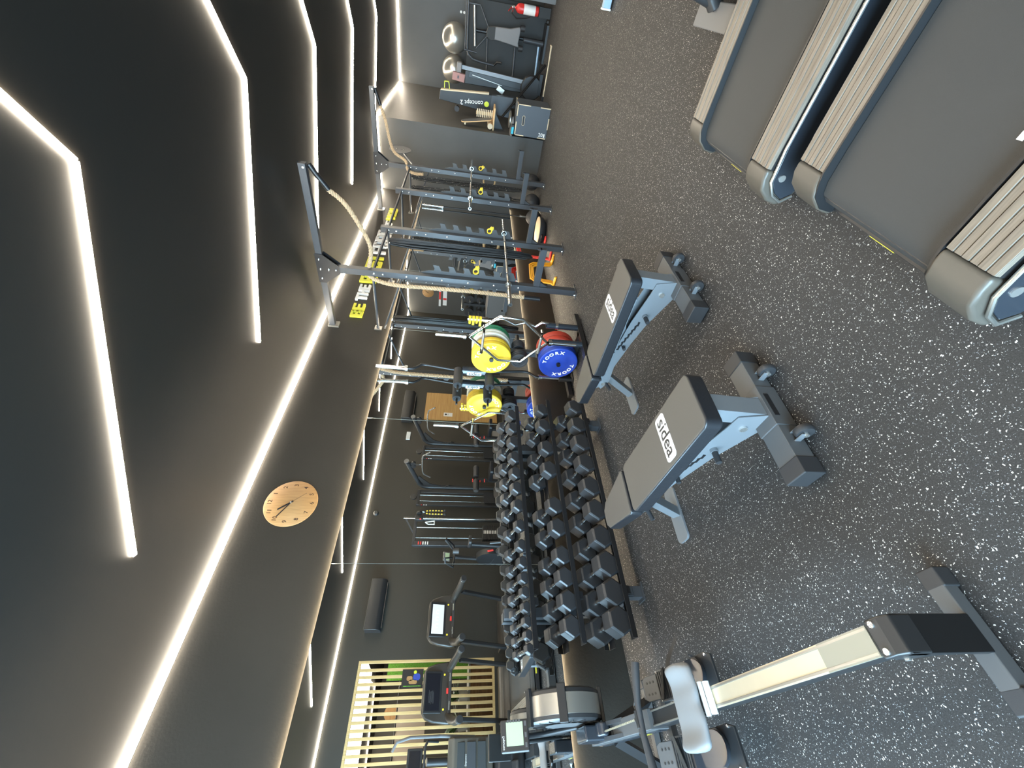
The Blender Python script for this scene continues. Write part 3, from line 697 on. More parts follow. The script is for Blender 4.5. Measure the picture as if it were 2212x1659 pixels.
for wd, h, wl, base, mt, gap in (('BE', .155, .155, .085, 'ylet', .075), ('THE', .15, .135, .10, 'wlet', .06), ('BEST', .235, .205, .05, 'ylet', .05), ('FORM', .235, .205, .05, 'wlet', .12), ('OF', .12, .135, .10, 'wlet', .05), ('YOU', .155, .165, .085, 'ylet', .0)):
    wo = bpy.data.objects.new('word_'+wd.lower(), None); COL.objects.link(wo); wo.parent = t; wo.location = (0, y, base)
    yy = 0
    for ch in wd:
        b = B(); kx = wl*.90; kz = h/1.25
        for x0, z0, x1, z1 in GL[ch]:
            b.box((.0155, yy+(x0+x1)/2*kx, (z0+z1)/2*kz), (.031, (x1-x0)*kx, (z1-z0)*kz))
        b.obj('letter', M[mt], wo, smooth=False)
        yy += wl
    y += yy+gap
# ------------------------------------------------------------------ plate tree
PX, PY = .40, 3.66
t = thing('plate_tree', 'black weight plate tree standing before the mirror, loaded with coloured bumper plates', 'plate rack', (PX, PY, 0))
B().box((0, 0, .62), (.07, .055, 1.08)).obj('post', M['steel'], t, bev=.003)
b = B().box((-.02, 0, .045), (.75, .06, .05)); b.obj('base_beam', M['blk'], t, bev=.002)
for x in (-.33, .34): B().box((x, -.03, .045), (.065, .62 if x < 0 else .74, .05)).obj('base_foot', M['blk'], t, bev=.002)
pegz = (1.02, .70, .245)
for z in pegz: B().cyl((0, -.18, z), (0, .30 if z < 1 else .36, z), .0235, 18).obj('peg', M['blk'], t)
for yy in (-.195, .100):
    B().lathe([(.026, .0), (.034, .0), (.034, .36), (.026, .36), (.026, .02)], 18, 'Z', (.345, yy, .07)).obj('bar_holder', M['navy'], t)
def plate(label, r, th, y0, z, m, group, text=None, x=PX):
    t = thing('weight_plate', label, 'weight plate', (x, y0, z), 0, group)
    b = B()
    b.lathe([(.0255, 0), (.10*r/.225, 0), (.11*r/.225, .004), (.165*r/.225, .005), (.175*r/.225, 0), (r*.955, 0), (r*.99, .005), (r, .012), (r, th-.012), (r*.99, th-.005), (r*.955, th), (.175*r/.225, th), (.165*r/.225, th-.005), (.11*r/.225, th-.004), (.10*r/.225, th), (.0255, th), (.0255, 0)], 56, 'Y')
    b.obj('disc', m, t, ang=30)
    B().lathe([(.0250, -.001), (.040, -.001), (.040, .004)], 28, 'Y').obj('hub_ring', m if r < .2 else m, t)
    if text:
        for a0 in (30, 210):
            for k, ch in enumerate('TOORX'):
                a = rad(a0+62-26*k)
                p = V((sin(a)*-1, 0, 0))
                ang = rad(a0+10+44-22*k)
                pos = (r*.72*cos(ang), -.0008, r*.72*sin(ang))
                word(ch, .056, M['white'], t, pos, (rad(90), -(ang-rad(90)), 0), .0006, .0022, 'print', sx=1.2)
    return t
ny = 3.52
plate('yellow bumper plate with white lettering, outermost on the top peg', .225, .062, 3.510, 1.02, M['py'], 'bumper plates on the plate tree', 'x')
plate('yellow bumper plate on the top peg, right behind the outermost one', .225, .058, 3.575, 1.02, M['py'], 'bumper plates on the plate tree')
plate('white bumper plate on the top peg, touching the post', .225, .042, 3.690, 1.02, M['pw'], 'bumper plates on the plate tree')
plate('white bumper plate on the top peg, touching the green plates', .225, .042, 3.735, 1.02, M['pw'], 'bumper plates on the plate tree')
plate('green bumper plate on the top peg, next to the white plates', .225, .038, 3.780, 1.02, M['pg'], 'bumper plates on the plate tree')
plate('green bumper plate on the top peg, farthest from the camera', .225, .038, 3.820, 1.02, M['pg'], 'bumper plates on the plate tree')
plate('blue bumper plate with white lettering, outermost on the bottom peg', .225, .065, 3.510, .245, M['pb'], 'bumper plates on the plate tree', 'x')
plate('blue bumper plate on the bottom peg, behind the outermost blue one', .225, .060, 3.577, .245, M['pb'], 'bumper plates on the plate tree')
plate('red bumper plate on the bottom peg, next to the post', .225, .075, 3.690, .245, M['pr'], 'bumper plates on the plate tree')
plate('red bumper plate on the bottom peg, farthest from the camera', .225, .075, 3.768, .245, M['pr'], 'bumper plates on the plate tree')
for k in range(4):
    plate('small black plate on the middle peg, camera side, %s from its open end' % ORD[k], .100 if k < 3 else .092, .026, 3.505+.029*k, .70, M['rub'], 'small black plates on the plate tree')
for k in range(5):
    plate('small black plate on the middle peg, far side, %s from the post' % ORD[k], .076, .020, 3.692+.023*k, .70, M['rub'], 'small black plates on the plate tree')
# ------------------------------------------------------------------ bars kept upright at the plate tree
def sleeve(b, p, q, r=.025):
    p = V(p); q = V(q); d = (q-p).normalized()
    b.cyl(p, q, r, 20); b.cyl(q-d*.03, q, r*1.45, 20); b.cyl(q-d*.045, q-d*.036, r*1.2, 20)
t = thing('hex_trap_bar', 'chrome hexagonal trap bar standing upright in front of the yellow plates', 'barbell', (.745, 3.45, .075))
zb = .075
b = B(); sleeve(b, (0, 0, 1.640-zb), (0, 0, 1.325-zb)); b.obj('sleeve', M['chrome'], t)
b = B(); sleeve(b, (0, 0, .06), (0, 0, .44-zb)); b.obj('sleeve', M['chrome'], t)
hx = [(0, 1.29), (.27, 1.0), (.255, .776), (0, .45), (-.305, .65), (-.315, .92)]
hx = [(x, 0, z-zb) for x, z in hx]
hexpts = [(0, 0, 1.295-zb), (.285, 0, 1.0-zb), (.275, 0, .765-zb), (0, 0, .455-zb), (-.30, 0, .70-zb), (-.30, 0, .955-zb)]
b = B().tube(hexpts, .0165, 12, closed=True); b.obj('hex_frame', M['chrome'], t, ang=60)
for zz in (1.15, .545):
    s = 1 if zz > 1 else -1
    b = B().tube([(-.155, 0, zz-zb), (-.155, -.055, zz-zb-s*.0), (.155, -.055, zz-zb), (.155, 0, zz-zb)], .015, 10)
    b.obj('handle', M['chrome'], t, ang=60)
    b = B().cyl((-.11, -.055, zz-zb), (.11, -.055, zz-zb), .0145, 12); b.obj('knurled_grip', M['knurl'], t)
t = thing('ez_curl_bar', 'chrome EZ curl bar standing upright behind the trap bar', 'barbell', (.745, 3.76, .075))
b = B().tube([(0,0,.30), (0,0,.22), (.02,0,.20)], .013, 10)
pts = [(0,0,.20), (-.0,0,.30), (.03,0,.35), (.03,0,.41), (-.032,0,.47), (.008,0,.57), (.008,0,.61), (-.030,0,.71), (.035,0,.84), (.035,0,.88), (.0,0,.95), (0,0,1.02)]
B().tube(pts, .014, 12).obj('curl_shaft', M['chrome'], t, ang=60)
b = B(); sleeve(b, (0,0,.03), (0,0,.25)); b.obj('sleeve', M['chrome'], t)
b = B(); sleeve(b, (0,0,1.24), (0,0,1.02)); b.obj('sleeve', M['chrome'], t)
def clip_meshes(t):
    b = B()
    ring = arc((0, 0), .036, 0, 360, 20, '2')[:-1]; inn = arc((0, 0), .0262, 0, 360, 20, '2')[:-1]
    o = [[b._v((p[0], p[1], z)) for p in ring] for z in (-.014, .014)]; i = [[b._v((p[0], p[1], z)) for p in inn] for z in (-.014, .014)]
    for k in range(20):
        j = (k+1) % 20
        b._f([o[0][k], o[0][j], o[1][j], o[1][k]]); b._f([i[0][k], i[1][k], i[1][j], i[0][j]])
        b._f([o[1][k], o[1][j], i[1][j], i[1][k]]); b._f([o[0][k], i[0][k], i[0][j], o[0][j]])
    b.obj('collar', M['yel'], t)
    B().prism([(.030, -.022), (.062, -.020), (.078, -.006), (.078, .004), (.060, .014), (.030, .012)], -.014, .014).obj('clamp_lever', M['yel'], t, bev=.002)
    B().box((.046, .021, 0), (.038, .012, .022)).obj('latch', M['yel'], t, bev=.002)
    B().cyl((.060, -.008, -.0155), (.060, -.008, .0155), .005, 8).obj('pivot', M['blk'], t)
for k in range(4):
    t = thing('barbell_clip', 'yellow barbell clip on the upright curl bar, %s from the top' % ORD[k], 'barbell clip', (.745, 3.76, .075+1.215-.038*k), rad((160, 185, 150, 200)[k]), 'yellow clips on the curl bar')
    clip_meshes(t)
# safety squat bar, upright against the mirror
t = thing('safety_squat_bar', 'safety squat bar with black foam handles standing upright against the mirror', 'barbell', (.112, 3.565, .0))
b = B(); sleeve(b, (0,0,2.31), (0,0,1.955)); b.obj('sleeve', M['chrome'], t)
b = B(); sleeve(b, (0,0,.17), (0,0,.42)); b.obj('sleeve', M['chrome'], t)
B().tube([(0,0,1.96), (0,0,1.90), (0,.045,1.84), (0,.08,1.81), (0,.08,1.74), (0,.035,1.45), (0,.035,1.0), (0,.08,.62), (0,.08,.55), (0,.045,.50), (0,0,.45), (0,0,.41)], .0155, 12).obj('cambered_shaft', M['blk'], t, ang=60)
for z in (1.375, 1.01):
    p = B().lathe([(.018, .02), (.048, .02), (.053, .03), (.053, -.21), (.049, -.225), (.014, -.225)], 24, 'Y', (0, 0, z)); h = p.obj('foam_pad', M['rub'], t)
    b = B()
    for k in range(16):
        a = 2*pi*k/16; b.bar((.018*cos(a), -.226, z+.018*sin(a)), (.046*cos(a), -.226, z+.046*sin(a)), .005, .004, (0,1,0))
    b.obj('pad_end', M['blk'], h)
    B().tube([(0, -.20, z), (0, -.31, z)], .012, 12).obj('hand_grip', M['blk'], t)
np_ = B().tube([(-.0, .03, 1.33), (0, .03, 1.05)], .05, 20).obj('neck_pad', M['navy'], t)
B().prism(rrect(.052, .17, .012, 4, 0, 1.19), -.0215, -.0205, 'XZ').obj('logo_plate', M['white'], np_, smooth=False)
word('sidea', .065, M['pla'], np_, (0, -.0222, 1.19), (rad(90), rad(90), 0), .0003, .001, 'logo')
t = thing('bar_holder', 'low black floor holder under the safety squat bar', 'holder', (.112, 3.565, 0))
B().prism(rrect(.14, .14, .02), 0, .012).obj('foot_plate', M['blk'], t)
B().lathe([(.028, .012), (.035, .012), (.035, .16), (.028, .16)], 20, 'Z').obj('tube', M['blk'], t)

# ------------------------------------------------------------------ squat rig: four uprights tied to the wall
UX = .80; UY = (4.43, 5.55, 6.92, 8.03)
rig = thing('squat_rig', 'dark grey wall-mounted squat rig with two rope arms near the ceiling', 'squat rig', (UX, 6.23, 0))
def L(x, y, z): return (x-UX, y-6.23, z)
tops = (3.0, 2.53, 2.53, 3.0)
for k, y in enumerate(UY):
    b = B().box(L(UX, y, tops[k]/2), (.075, .075, tops[k])); up = b.obj('upright', M['steel'], rig, bev=.003)
    b = B().box(L(UX, y, .005), (.10, .20, .01)).obj('foot_plate', M['steel'], rig)
    for s in (-1, 1):
        B().lathe([(.011, .01), (.011, .022), (.006, .03)], 8, 'Z', L(UX, y+s*.075, 0)).obj('anchor_bolt', M['bright'], rig)
    # bolts on the face seen from the entrance
    for z in (.72, 1.02, 1.33, 1.64, 1.93, 2.05, 2.32, 2.42):
        B().lathe([(.012, 0), (.012, -.010), (.006, -.014)], 8, 'Y', L(UX+.005, y-.0375, z)).obj('bolt', M['bright'], rig)
    # notched plate for the barbell, teeth towards the room
    dz = 0 if k < 2 else -.055
    poly = [(.765, .755+dz), (.875, .755+dz)]
    for z in (.857, 1.035, 1.215, 1.393, 1.570, 1.745):
        poly += [(.880, z-.092+dz), (.945, z-.062+dz), (.950, z+.004+dz), (.938, z+.004+dz), (.905, z-.012+dz), (.877, z-.006+dz)]
    poly += [(.872, 1.80+dz), (.845, 1.885+dz), (.815, 1.90+dz), (.765, 1.90+dz)]
    b = B().prism([(p[0]-UX, p[1]) for p in poly], y-6.23+.0385, y-6.23+.0465, 'XZ'); b.obj('hook_plate', M['plag2'], rig, smooth=False)
    for z in (.88, 1.2, 1.5, 1.8):
        B().lathe([(.011, 0), (.011, .010), (.006, .013)], 8, 'Y', L(UX+.0, y+.0465, z)).obj('bolt', M['bright'], rig)
    # low safety arm towards the room, with a gusset
    b = B().bar(L(UX+.04, y, .50), L(UX+.52, y, .50), .055, .075); b.box(L(UX+.515, y, .545), (.01, .055, .05)); b.prism([(.04, .46), (.04, .36), (.10, .46)], y-6.23-.02, y-6.23+.02, 'XZ'); b.obj('safety_arm', M['steel'], rig, bev=.002)
    # pull-up and tie tubes back to the wall
    zz = 2.44
    b = B().cyl(L(UX, y, zz), L(-.02, y, zz), .017, 12); b.obj('tie_tube', M['steel'], rig)
    b = B().box(L(-.022, y, zz), (.012, .07, .09)).cyl(L(-.02, y+.02, zz+.03), L(0, y+.02, zz+.03), .008, 8).obj('wall_bracket', M['alu'], rig)
    b = B().cyl(L(UX, y, 2.10), L(-.02, y, 2.36), .012, 10); b.obj('brace_tube', M['steel'], rig)
B().cyl(L(UX, 4.43, 2.44), L(UX, 8.03, 2.44), .0165, 14).obj('pull_up_bar', M['steel'], rig)
for y in (4.43, 8.03):
    b = B().bar(L(-.01, y, 3.005), L(1.92, y, 3.005), .065, .07); b.obj('rope_arm', M['steel'], rig, bev=.003)
    b = B().box(L(-.018, y, 2.99), (.024, .10, .13)).obj('wall_bracket', M['alu'], rig, bev=.002)
    for s in (-1, 1):
        b = B().prism([(.62, 2.97), (.62, 3.05), (.98, 3.05), (.98, 2.97), (.845, 2.80), (.755, 2.80)], 0, .006, 'XZ', (0-UX, y-6.23+s*.038-.003, 0)); b.obj('gusset', M['blk'], rig)
        for px, pz in ((.68, 3.01), (.80, 3.01), (.92, 3.01), (.80, 2.92), (.80, 2.84)):
            B().lathe([(.011, 0), (.011, s*.010), (.005, s*.014)], 8, 'Y', L(px, y+s*.041, pz)).obj('bolt', M['bright'], rig)
    B().cyl(L(1.89, y-.045, 2.99), L(1.89, y+.045, 2.99), .012, 12).obj('rope_bolt', M['bright'], rig)
# ropes: three twisted strands along a path
def rope(label, pts, r, loop, tail):
    t = thing('climbing_rope', label, 'rope', pts[0], 0, 'climbing ropes on the rig')
    o = V(pts[0]); P = [V(p)-o for p in pts]
    # smooth resample
    S2 = []
    for i in range(len(P)-1):
        p0 = P[max(i-1, 0)]; p1 = P[i]; p2 = P[i+1]; p3 = P[min(i+2, len(P)-1)]
        n = max(2, int((p2-p1).length/.018))
        for k in range(n):
            u = k/n
            S2.append(.5*((2*p1)+(p2-p0)*u+(2*p0-5*p1+4*p2-p3)*u*u+(3*p1-p0-3*p2+p3)*u**3))
    S2.append(P[-1])
    for s in range(3):
        pp = []; d = 0; x = None
        for i, p in enumerate(S2):
            tt = (S2[min(i+1, len(S2)-1)]-S2[max(i-1, 0)]).normalized()
            x = (tt.cross(V((1,.3,.2))) if x is None else x-tt*x.dot(tt)).normalized(); y = tt.cross(x)
            if i: d += (p-S2[i-1]).length
            a = d/.095*2*pi + s*2*pi/3
            pp.append(p+(x*cos(a)+y*sin(a))*r*.62)
        B().tube(pp, r*.53, 7).obj('strand', M['rope'], t)
    if loop:
        l = [V(q)-o for q in loop]; B().tube(l, [r*1.15]*len(l), 10).obj('heat_shrink_sleeve', M['blk'], t)
    if tail:
        l = [V(q)-o for q in tail]; B().tube(l, [r*1.2]*len(l), 10).obj('taped_end', M['blk'], t)
    return t
y = 4.43
r1 = rope('thick hemp rope slung from the near rope arm over the first upright of the rig', [(1.66, 4.50, 2.82), (1.52, 4.56, 2.70), (1.32, 4.56, 2.58), (1.10, 4.53, 2.47), (.96, 4.49, 2.46), (.80, 4.46, 2.49), (.735, 4.40, 2.44), (.715, 4.335, 2.20), (.72, 4.33, 1.8), (.725, 4.335, 1.3), (.72, 4.33, .85), (.715, 4.33, .62)], .023,
     [(1.89, 4.49, 2.965), (1.80, 4.49, 2.91), (1.66, 4.50, 2.815)], [(.715, 4.33, .64), (.71, 4.33, .44)])
B().tube([V(p)-V((1.66, 4.50, 2.82)) for p in ((1.89, 4.40, 2.99), (1.92, 4.43, 3.04), (1.91, 4.47, 3.01), (1.85, 4.49, 2.945))], .008, 8).obj('sling', M['blk'], r1)
r2 = rope('thick hemp rope on the far rope arm, led back to the fourth upright', [(1.66, 8.10, 2.90), (1.45, 8.14, 2.84), (1.15, 8.12, 2.78), (.98, 8.09, 2.70), (.88, 8.06, 2.52), (.77, 7.97, 2.47), (.73, 7.94, 2.35), (.735, 7.94, 2.2)], .023, [(1.89, 8.09, 2.965), (1.80, 8.09, 2.94), (1.66, 8.10, 2.895)], None)
# barbells on the hooks
def barbell(label, y0, x, z):
    t = thing('barbell', label, 'barbell', (x, y0, z), 0, 'olympic barbells on the rig')
    b = B(); sleeve(b, (0, -1.08, 0), (0, -.655, 0)); b.obj('sleeve', M['chrome'], t)
    b = B(); sleeve(b, (0, 1.08, 0), (0, .655, 0)); b.obj('sleeve', M['chrome'], t)
    B().cyl((0, -.66, 0), (0, .66, 0), .014, 14).obj('shaft', M['chrome'], t)
    for s in (-1, 1): B().cyl((0, s*.08, 0), (0, s*.40, 0), .0146, 14).obj('knurling', M['knurl'], t); B().cyl((0, s*.44, 0), (0, s*.61, 0), .0146, 14).obj('knurling', M['knurl'], t)
    for s in (-1, 1): B().lathe([(.0, s*1.0805), (.014, s*1.0805), (.014, s*1.083)], 14, 'Y').obj('end_cap', M['blk'], t)
barbell('olympic barbell racked low between the two nearer uprights', 4.93, .912, .862)
barbell('olympic barbell racked between the two farther uprights', 7.36, .912, 1.352)
for (y, z, a, lab) in ((4.50, 1.215, 20, 'first upright'), (5.62, 1.035, 40, 'second upright'), (6.99, 1.160, 15, 'third upright'), (8.10, 1.160, 60, 'fourth upright')):
    t = thing('barbell_clip', 'yellow barbell clip hung on the hook plate of the %s' % lab, 'barbell clip', (.922, y-.03, z+.032), 0, 'yellow clips on the rig', rot=(rad(90), rad(a), 0))
    clip_meshes(t)
# rubber bands and ropes hung on the uprights, on a short bracket
M['speck'] = mat('speckled_band', (.010,.010,.010), .5)
nt = M['speck'].node_tree; v_ = nt.nodes.new('ShaderNodeTexVoronoi'); v_.inputs['Scale'].default_value = 34
r_ = nt.nodes.new('ShaderNodeValToRGB'); r_.color_ramp.elements[0].color = (.45,.42,.34,1); r_.color_ramp.elements[1].color = (.010,.010,.010,1)
r_.color_ramp.elements[0].position = .13; r_.color_ramp.elements[1].position = .2
nt.links.new(nt.nodes['Texture Coordinate'].outputs['Object'], v_.inputs['Vector']); nt.links.new(v_.outputs['Distance'], r_.inputs[0]); nt.links.new(r_.outputs[0], nt.nodes['Principled BSDF'].inputs['Base Color'])
def bundle(label, cat, x, y, z0, z1, n, m, name, wd=.02, group=None, sag=.035):
    t = thing(name, label, cat, (x, y, z1), 0, group)
    for k in range(n):
        o = random.uniform(-wd, wd); q = random.uniform(-.03, .03); lo = z0-z1+random.uniform(-.1, .12); s = sag*random.uniform(.6, 1.3)
        pts = [(q-s*.5, o, .02), (q-s, o*1.3, -.25), (q-s*.9, o, lo*.6), (q-s*.5, o, lo), (q, o, lo-.04), (q+s*.5, o, lo), (q+s*.7, o*.7, lo*.5), (q+s*.5, o, -.15), (q+s*.3, o, .02), (q, o, .045)]
        B().tube(pts, .011, 6, closed=True).obj('band_loop', m, t)
    B().cyl((0, .04, .03), (0, -.07, .03), .006, 8).obj('hook', M['bright'], t)
bundle('bundle of black resistance bands hanging behind the second upright', 'resistance bands', .66, 5.50, .55, 2.38, 9, M['deep'], 'resistance_bands', .025)
bundle('bundle of black speckled bands hanging behind the fourth upright, nearer the upright', 'resistance bands', .66, 7.98, .45, 2.36, 5, M['speck'], 'resistance_bands', .02)
bundle('bundle of black speckled bands hanging behind the fourth upright, nearer the mirror', 'resistance bands', .47, 7.96, .50, 2.36, 5, M['speck'], 'resistance_bands', .02)
def ring(label, loc, rot):
    t = thing('gym_ring', label, 'gymnastic ring', loc, 0, 'wooden gymnastic rings', rot=rot)
    pts = [(.105*cos(2*pi*k/28), .105*sin(2*pi*k/28), 0) for k in range(28)]
    B().tube(pts, .015, 10, closed=True).obj('wooden_ring', M['pine'], t)
    B().sheet([(.118, -.019, .004), (.095, -.019, .019), (.09, -.019, 1.0*.2)], [(.118, .019, .004), (.095, .019, .019), (.09, .019, .2)]).obj('strap', M['blk'], t)
ring('pale wooden gymnastic ring hanging inside the second upright, nearer the upright', (.70, 5.62, 1.02), (rad(90), rad(0), rad(20)))
ring('pale wooden gymnastic ring hanging inside the second upright, nearer the mirror', (.665, 5.66, 1.01), (rad(90), rad(0), rad(26)))
ring('pale wooden gymnastic ring hanging behind the fourth upright', (.71, 8.10, 1.01), (rad(90), rad(0), rad(20)))
# wall-ball target on an arm from the fourth upright
t = thing('wall_ball_target', 'round grey wall-ball target disc on an arm above the fourth upright', 'target disc', (.97, 8.33, 2.64))
B().lathe([(.0001, -.005), (.19, -.005), (.19, .005), (.0001, .005)], 40, 'X').obj('disc', M['plag'], t)
for z in (-.06, .06): B().lathe([(.012, .005), (.012, .013), (.006, .017)], 8, 'X', (0, 0, z)).obj('bolt', M['bright'], t)
B().bar((-.01, 0, -.02), (-.17, -.265, -.27), .05, .012).obj('arm', M['steel'], t)
# ------------------------------------------------------------------ on the floor by the mirror
def hurdle(label, x, y, w, h, m, rz, splay=.16):
    t = thing('agility_hurdle', label, 'hurdle', (x, y, 0), rz, 'plastic agility hurdles by the rig')
    for k in range(3):
        i = k*.024; o = .016
        B().tube([(splay-i, -w/2-.05+i, o), (0, -w/2-.06+i, o), (0, -w/2-.02+i, .05), (0, -w/2+.0+i, h-.06-i), (0, -w/2+.05+i, h-i), (0, w/2-.05-i, h-i), (0, w/2-i, h-.06-i), (0, w/2+.02-i, .05), (0, w/2+.06-i, o), (splay-i, w/2+.05-i, o)], .0145, 8).obj('bent_tube', m, t, ang=60)
    return t
hurdle('red plastic hurdle standing at the mirror, between the second and third uprights', .27, 6.45, .60, .52, M['red'], rad(8))
hurdle('orange plastic hurdle standing before the red one, behind the first upright', .30, 5.72, .40, .37, M['ora'], rad(-12))
t = thing('balance_disc', 'round balance trainer with pale flat top lying on the floor before the mirror', 'balance trainer', (.34, 7.08, 0))
B().lathe([(.10, .0), (.17, .01), (.225, .06), (.24, .12), (.235, .135)], 40, 'Z').obj('rubber_dome', M['rub'], t)
B().lathe([(.0001, .142), (.228, .142), (.238, .136), (.238, .12)], 40, 'Z').obj('platform', M['ply'], t)
B().tube([(.05, -.24, .08), (.05, -.29, .09), (-.05, -.29, .09), (-.05, -.24, .08)], .012, 8).obj('carry_handle', M['blk'], t)
for (x, y, r, lab) in ((.62, 8.62, .15, 'black medicine ball on the floor, nearest the grey corner wall'), (.40, 8.20, .15, 'black medicine ball on the floor behind the fourth upright, touching the rope ends'), (.30, 7.72, .14, 'black medicine ball on the floor close to the far upright bar')):
    t = thing('medicine_ball', lab, 'ball', (x, y, r), 0, 'black medicine balls behind the rig')
    B().ball((0,0,0), r, 28).obj('leather_shell', M['rub'], t)
    for a in (0, 60, 120): B().tube([(r*1.003*cos(q)*cos(rad(a)), r*1.003*cos(q)*sin(rad(a)), r*1.003*sin(q)) for q in [2*pi*k/36 for k in range(36)]], .003, 5, closed=True).obj('seam', M['blk'], t)
t = thing('barbell', 'thin technique barbell standing upright against the mirror behind the third upright', 'barbell', (.036, 8.34, 0))
b = B(); sleeve(b, (0,0,2.26), (0,0,1.85)); b.obj('sleeve', M['chrome'], t)
b = B(); sleeve(b, (0,0,0.0), (0,0,.32)); b.obj('sleeve', M['chrome'], t)
B().cyl((0,0,.3), (0,0,1.87), .0125, 12).obj('shaft', M['blk'], t)
# ------------------------------------------------------------------ far end of the room
M['mat'] = mat('exercise_mat', (.028,.032,.034), .7, bump=.2, bscale=120)
M['pink'] = mat('pink_foam', (.36,.20,.19), .7)
M['lime'] = mat('lime_plastic', (.62,.72,.03), .4)
M['greyrub'] = mat('grey_rubber', (.18,.18,.185), .6)
M['turq'] = mat('turquoise_print', (.03,.42,.55), .5)
M['boxblk'] = mat('plyo_box_face', (.065,.078,.095), .5)
M['cream'] = mat('cream_wood', (.62,.52,.36), .55)
M['bluish'] = mat('daylit_blue_steel', (.34,.50,.66), .45)  # blue of the daylight on the steel is painted into its colour
for (x, y, lab) in ((2.34, 11.45, 'silver gym ball resting on the black mats, right of the other silver ball'), (1.76, 11.75, 'silver gym ball resting on the black mats, next to the stored rowers')):
    t = thing('gym_ball', lab, 'ball', (x, y, 1.872), 0, 'silver gym balls')
    B().ball((0,0,0), .268, 40).obj('vinyl_shell', M['sil'], t)
    B().lathe([(.0001, 0), (.012, 0), (.012, .004), (.0001, .004)], 12, 'Y', (0, -.27, 0)).obj('valve', M['white'], t)
t = thing('mat_stack', 'tall black exercise mats standing together against the back wall', 'exercise mats', (2.35, 11.74, 0))
for k in range(5):
    B().prism(rrect(1.42 if k else 1.36, 1.604-.015*(k % 2), .10, 5, 0, .802), -.02, .02, 'XZ', (.02*(k % 2), -.32+.20*k, 0)).obj('folded_mat', M['mat'], t, bev=.006)
# abdominal bench: tube frame, grey pad, pedals
t = thing('leg_raise_bench', 'black tubular trainer with grey tapered pad standing before the mats', 'gym machine', (2.5, 11.12, 0))
o = V((2.5, 11.12, 0))
def tb(name, pts, r, m, n=10): return B().tube([V(p)-o for p in pts], r, n).obj(name, m, t, ang=60)
tb('top_rail', [(3.05, 11.0, 1.62), (2.30, 11.0, 1.60), (2.17, 11.0, 1.57), (2.10, 11.0, 1.48), (2.07, 11.0, 1.30), (2.05, 11.0, 1.02)], .024, M['steel'], 12)
tb('top_rail', [(3.05, 11.2, 1.66), (2.20, 11.2, 1.645)], .02, M['steel'])
tb('cross_bar', [(2.24, 10.95, 1.655), (2.22, 10.95, 1.40)], .018, M['steel'])
tb('cross_bar', [(2.96, 10.95, 1.60), (2.96, 10.95, 1.38)], .018, M['steel'])
tb('chrome_guide', [(2.95, 11.15, 1.50), (2.30, 11.15, 1.44)], .03, M['alu'], 14)
tb('side_tube', [(1.93, 11.1, 1.16), (2.46, 11.1, 1.20)], .018, M['steel'])
tb('side_tube', [(1.88, 11.1, .59), (2.40, 11.1, .61)], .022, M['steel'])
tb('foot_tube', [(1.87, 11.05, .11), (2.20, 11.05, .12), (2.48, 11.05, .13)], .02, M['bluish'])
tb('handle', [(2.05, 11.0, 1.02), (2.12, 10.95, .96), (2.12, 10.93, .86)], .02, M['blk'])
tb('strut', [(2.95, 11.15, 1.38), (2.62, 11.15, 1.18)], .014, M['steel']); tb('strut', [(2.26, 11.15, 1.42), (2.52, 11.15, 1.18)], .014, M['steel'])
tb('centre_post', [(2.55, 11.2, 1.45), (2.55, 11.2, .0)], .032, M['blk'], 12)
b = B(); b.prism([(2.47-2.5, 1.03), (2.45-2.5, 1.13), (2.49-2.5, 1.21), (2.57-2.5, 1.23), (2.66-2.5, 1.20), (2.68-2.5, 1.03), (2.69-2.5, .75), (2.74-2.5, .56), (2.68-2.5, .54), (2.48-2.5, .56), (2.41-2.5, .54), (2.44-2.5, .75)], -.13, -.07, 'XZ'); pd = b.obj('tapered_pad', M['greyrub'], t, bev=.02)
b = B().prism([(2.462-2.5, 1.05), (2.45-2.5, 1.13), (2.49-2.5, 1.205), (2.57-2.5, 1.225), (2.66-2.5, 1.195), (2.672-2.5, 1.05)], -.134, -.066, 'XZ'); b.obj('shiny_cover', M['mat'], pd, bev=.01)
for x in (2.40, 2.72): tb('pedal_roller', [(x, 11.02, .55), (x, 11.02, .46)], .05, M['rub'], 14)
tb('hydraulic_cylinder', [(2.55, 11.0, .46), (2.54, 11.0, .05)], .045, M['steel'], 14)
b = B().box((.04, -.02, .02), (.62, .5, .04)); b.obj('base_plate', M['blk'], t)
# fire extinguisher by the grey box
t = thing('fire_extinguisher', 'red fire extinguisher with white label near the grey box at the back', 'fire extinguisher', (3.02, 10.95, .24))
B().lathe([(.05, 0), (.075, .008), (.079, .03), (.079, .37), (.070, .415), (.040, .445), (.022, .455), (.020, .48)], 28, 'Z').obj('cylinder', M['red'], t)
B().lathe([(.0795, .07), (.0802, .07), (.0802, .30), (.0795, .30)], 28, 'Z').obj('paper_label', M['white'], t)
B().lathe([(.022, .47), (.028, .48), (.028, .53), (.012, .54)], 14, 'Z').obj('valve', M['bright'], t)
b = B().bar((0, 0, .53), (-.06, -.13, .60), .022, .008).bar((0, 0, .51), (-.055, -.12, .515), .022, .008).obj('handle', M['red'], t)
B().tube([(0, .02, .51), (-.09, .03, .53), (-.16, .02, .42), (-.13, 0, .25), (-.095, -.02, .16)], .011, 8).obj('hose', M['blk'], t)
b = B().box((0, .05, -.12), (.16, .20, .23)).tube([(-.12, -.10, -.20), (-.12, .05, -.20)], .02, 8); b.obj('floor_stand', M['mat'], t)
t = thing('storage_box', 'large plain grey box on the floor right of the fire extinguisher', 'box', (3.62, 10.80, 0))
B().box((0, 0, .275), (.88, .74, .55)).obj('shell', mat('grey_laminate', (.11,.115,.12), .5), t, bev=.006)
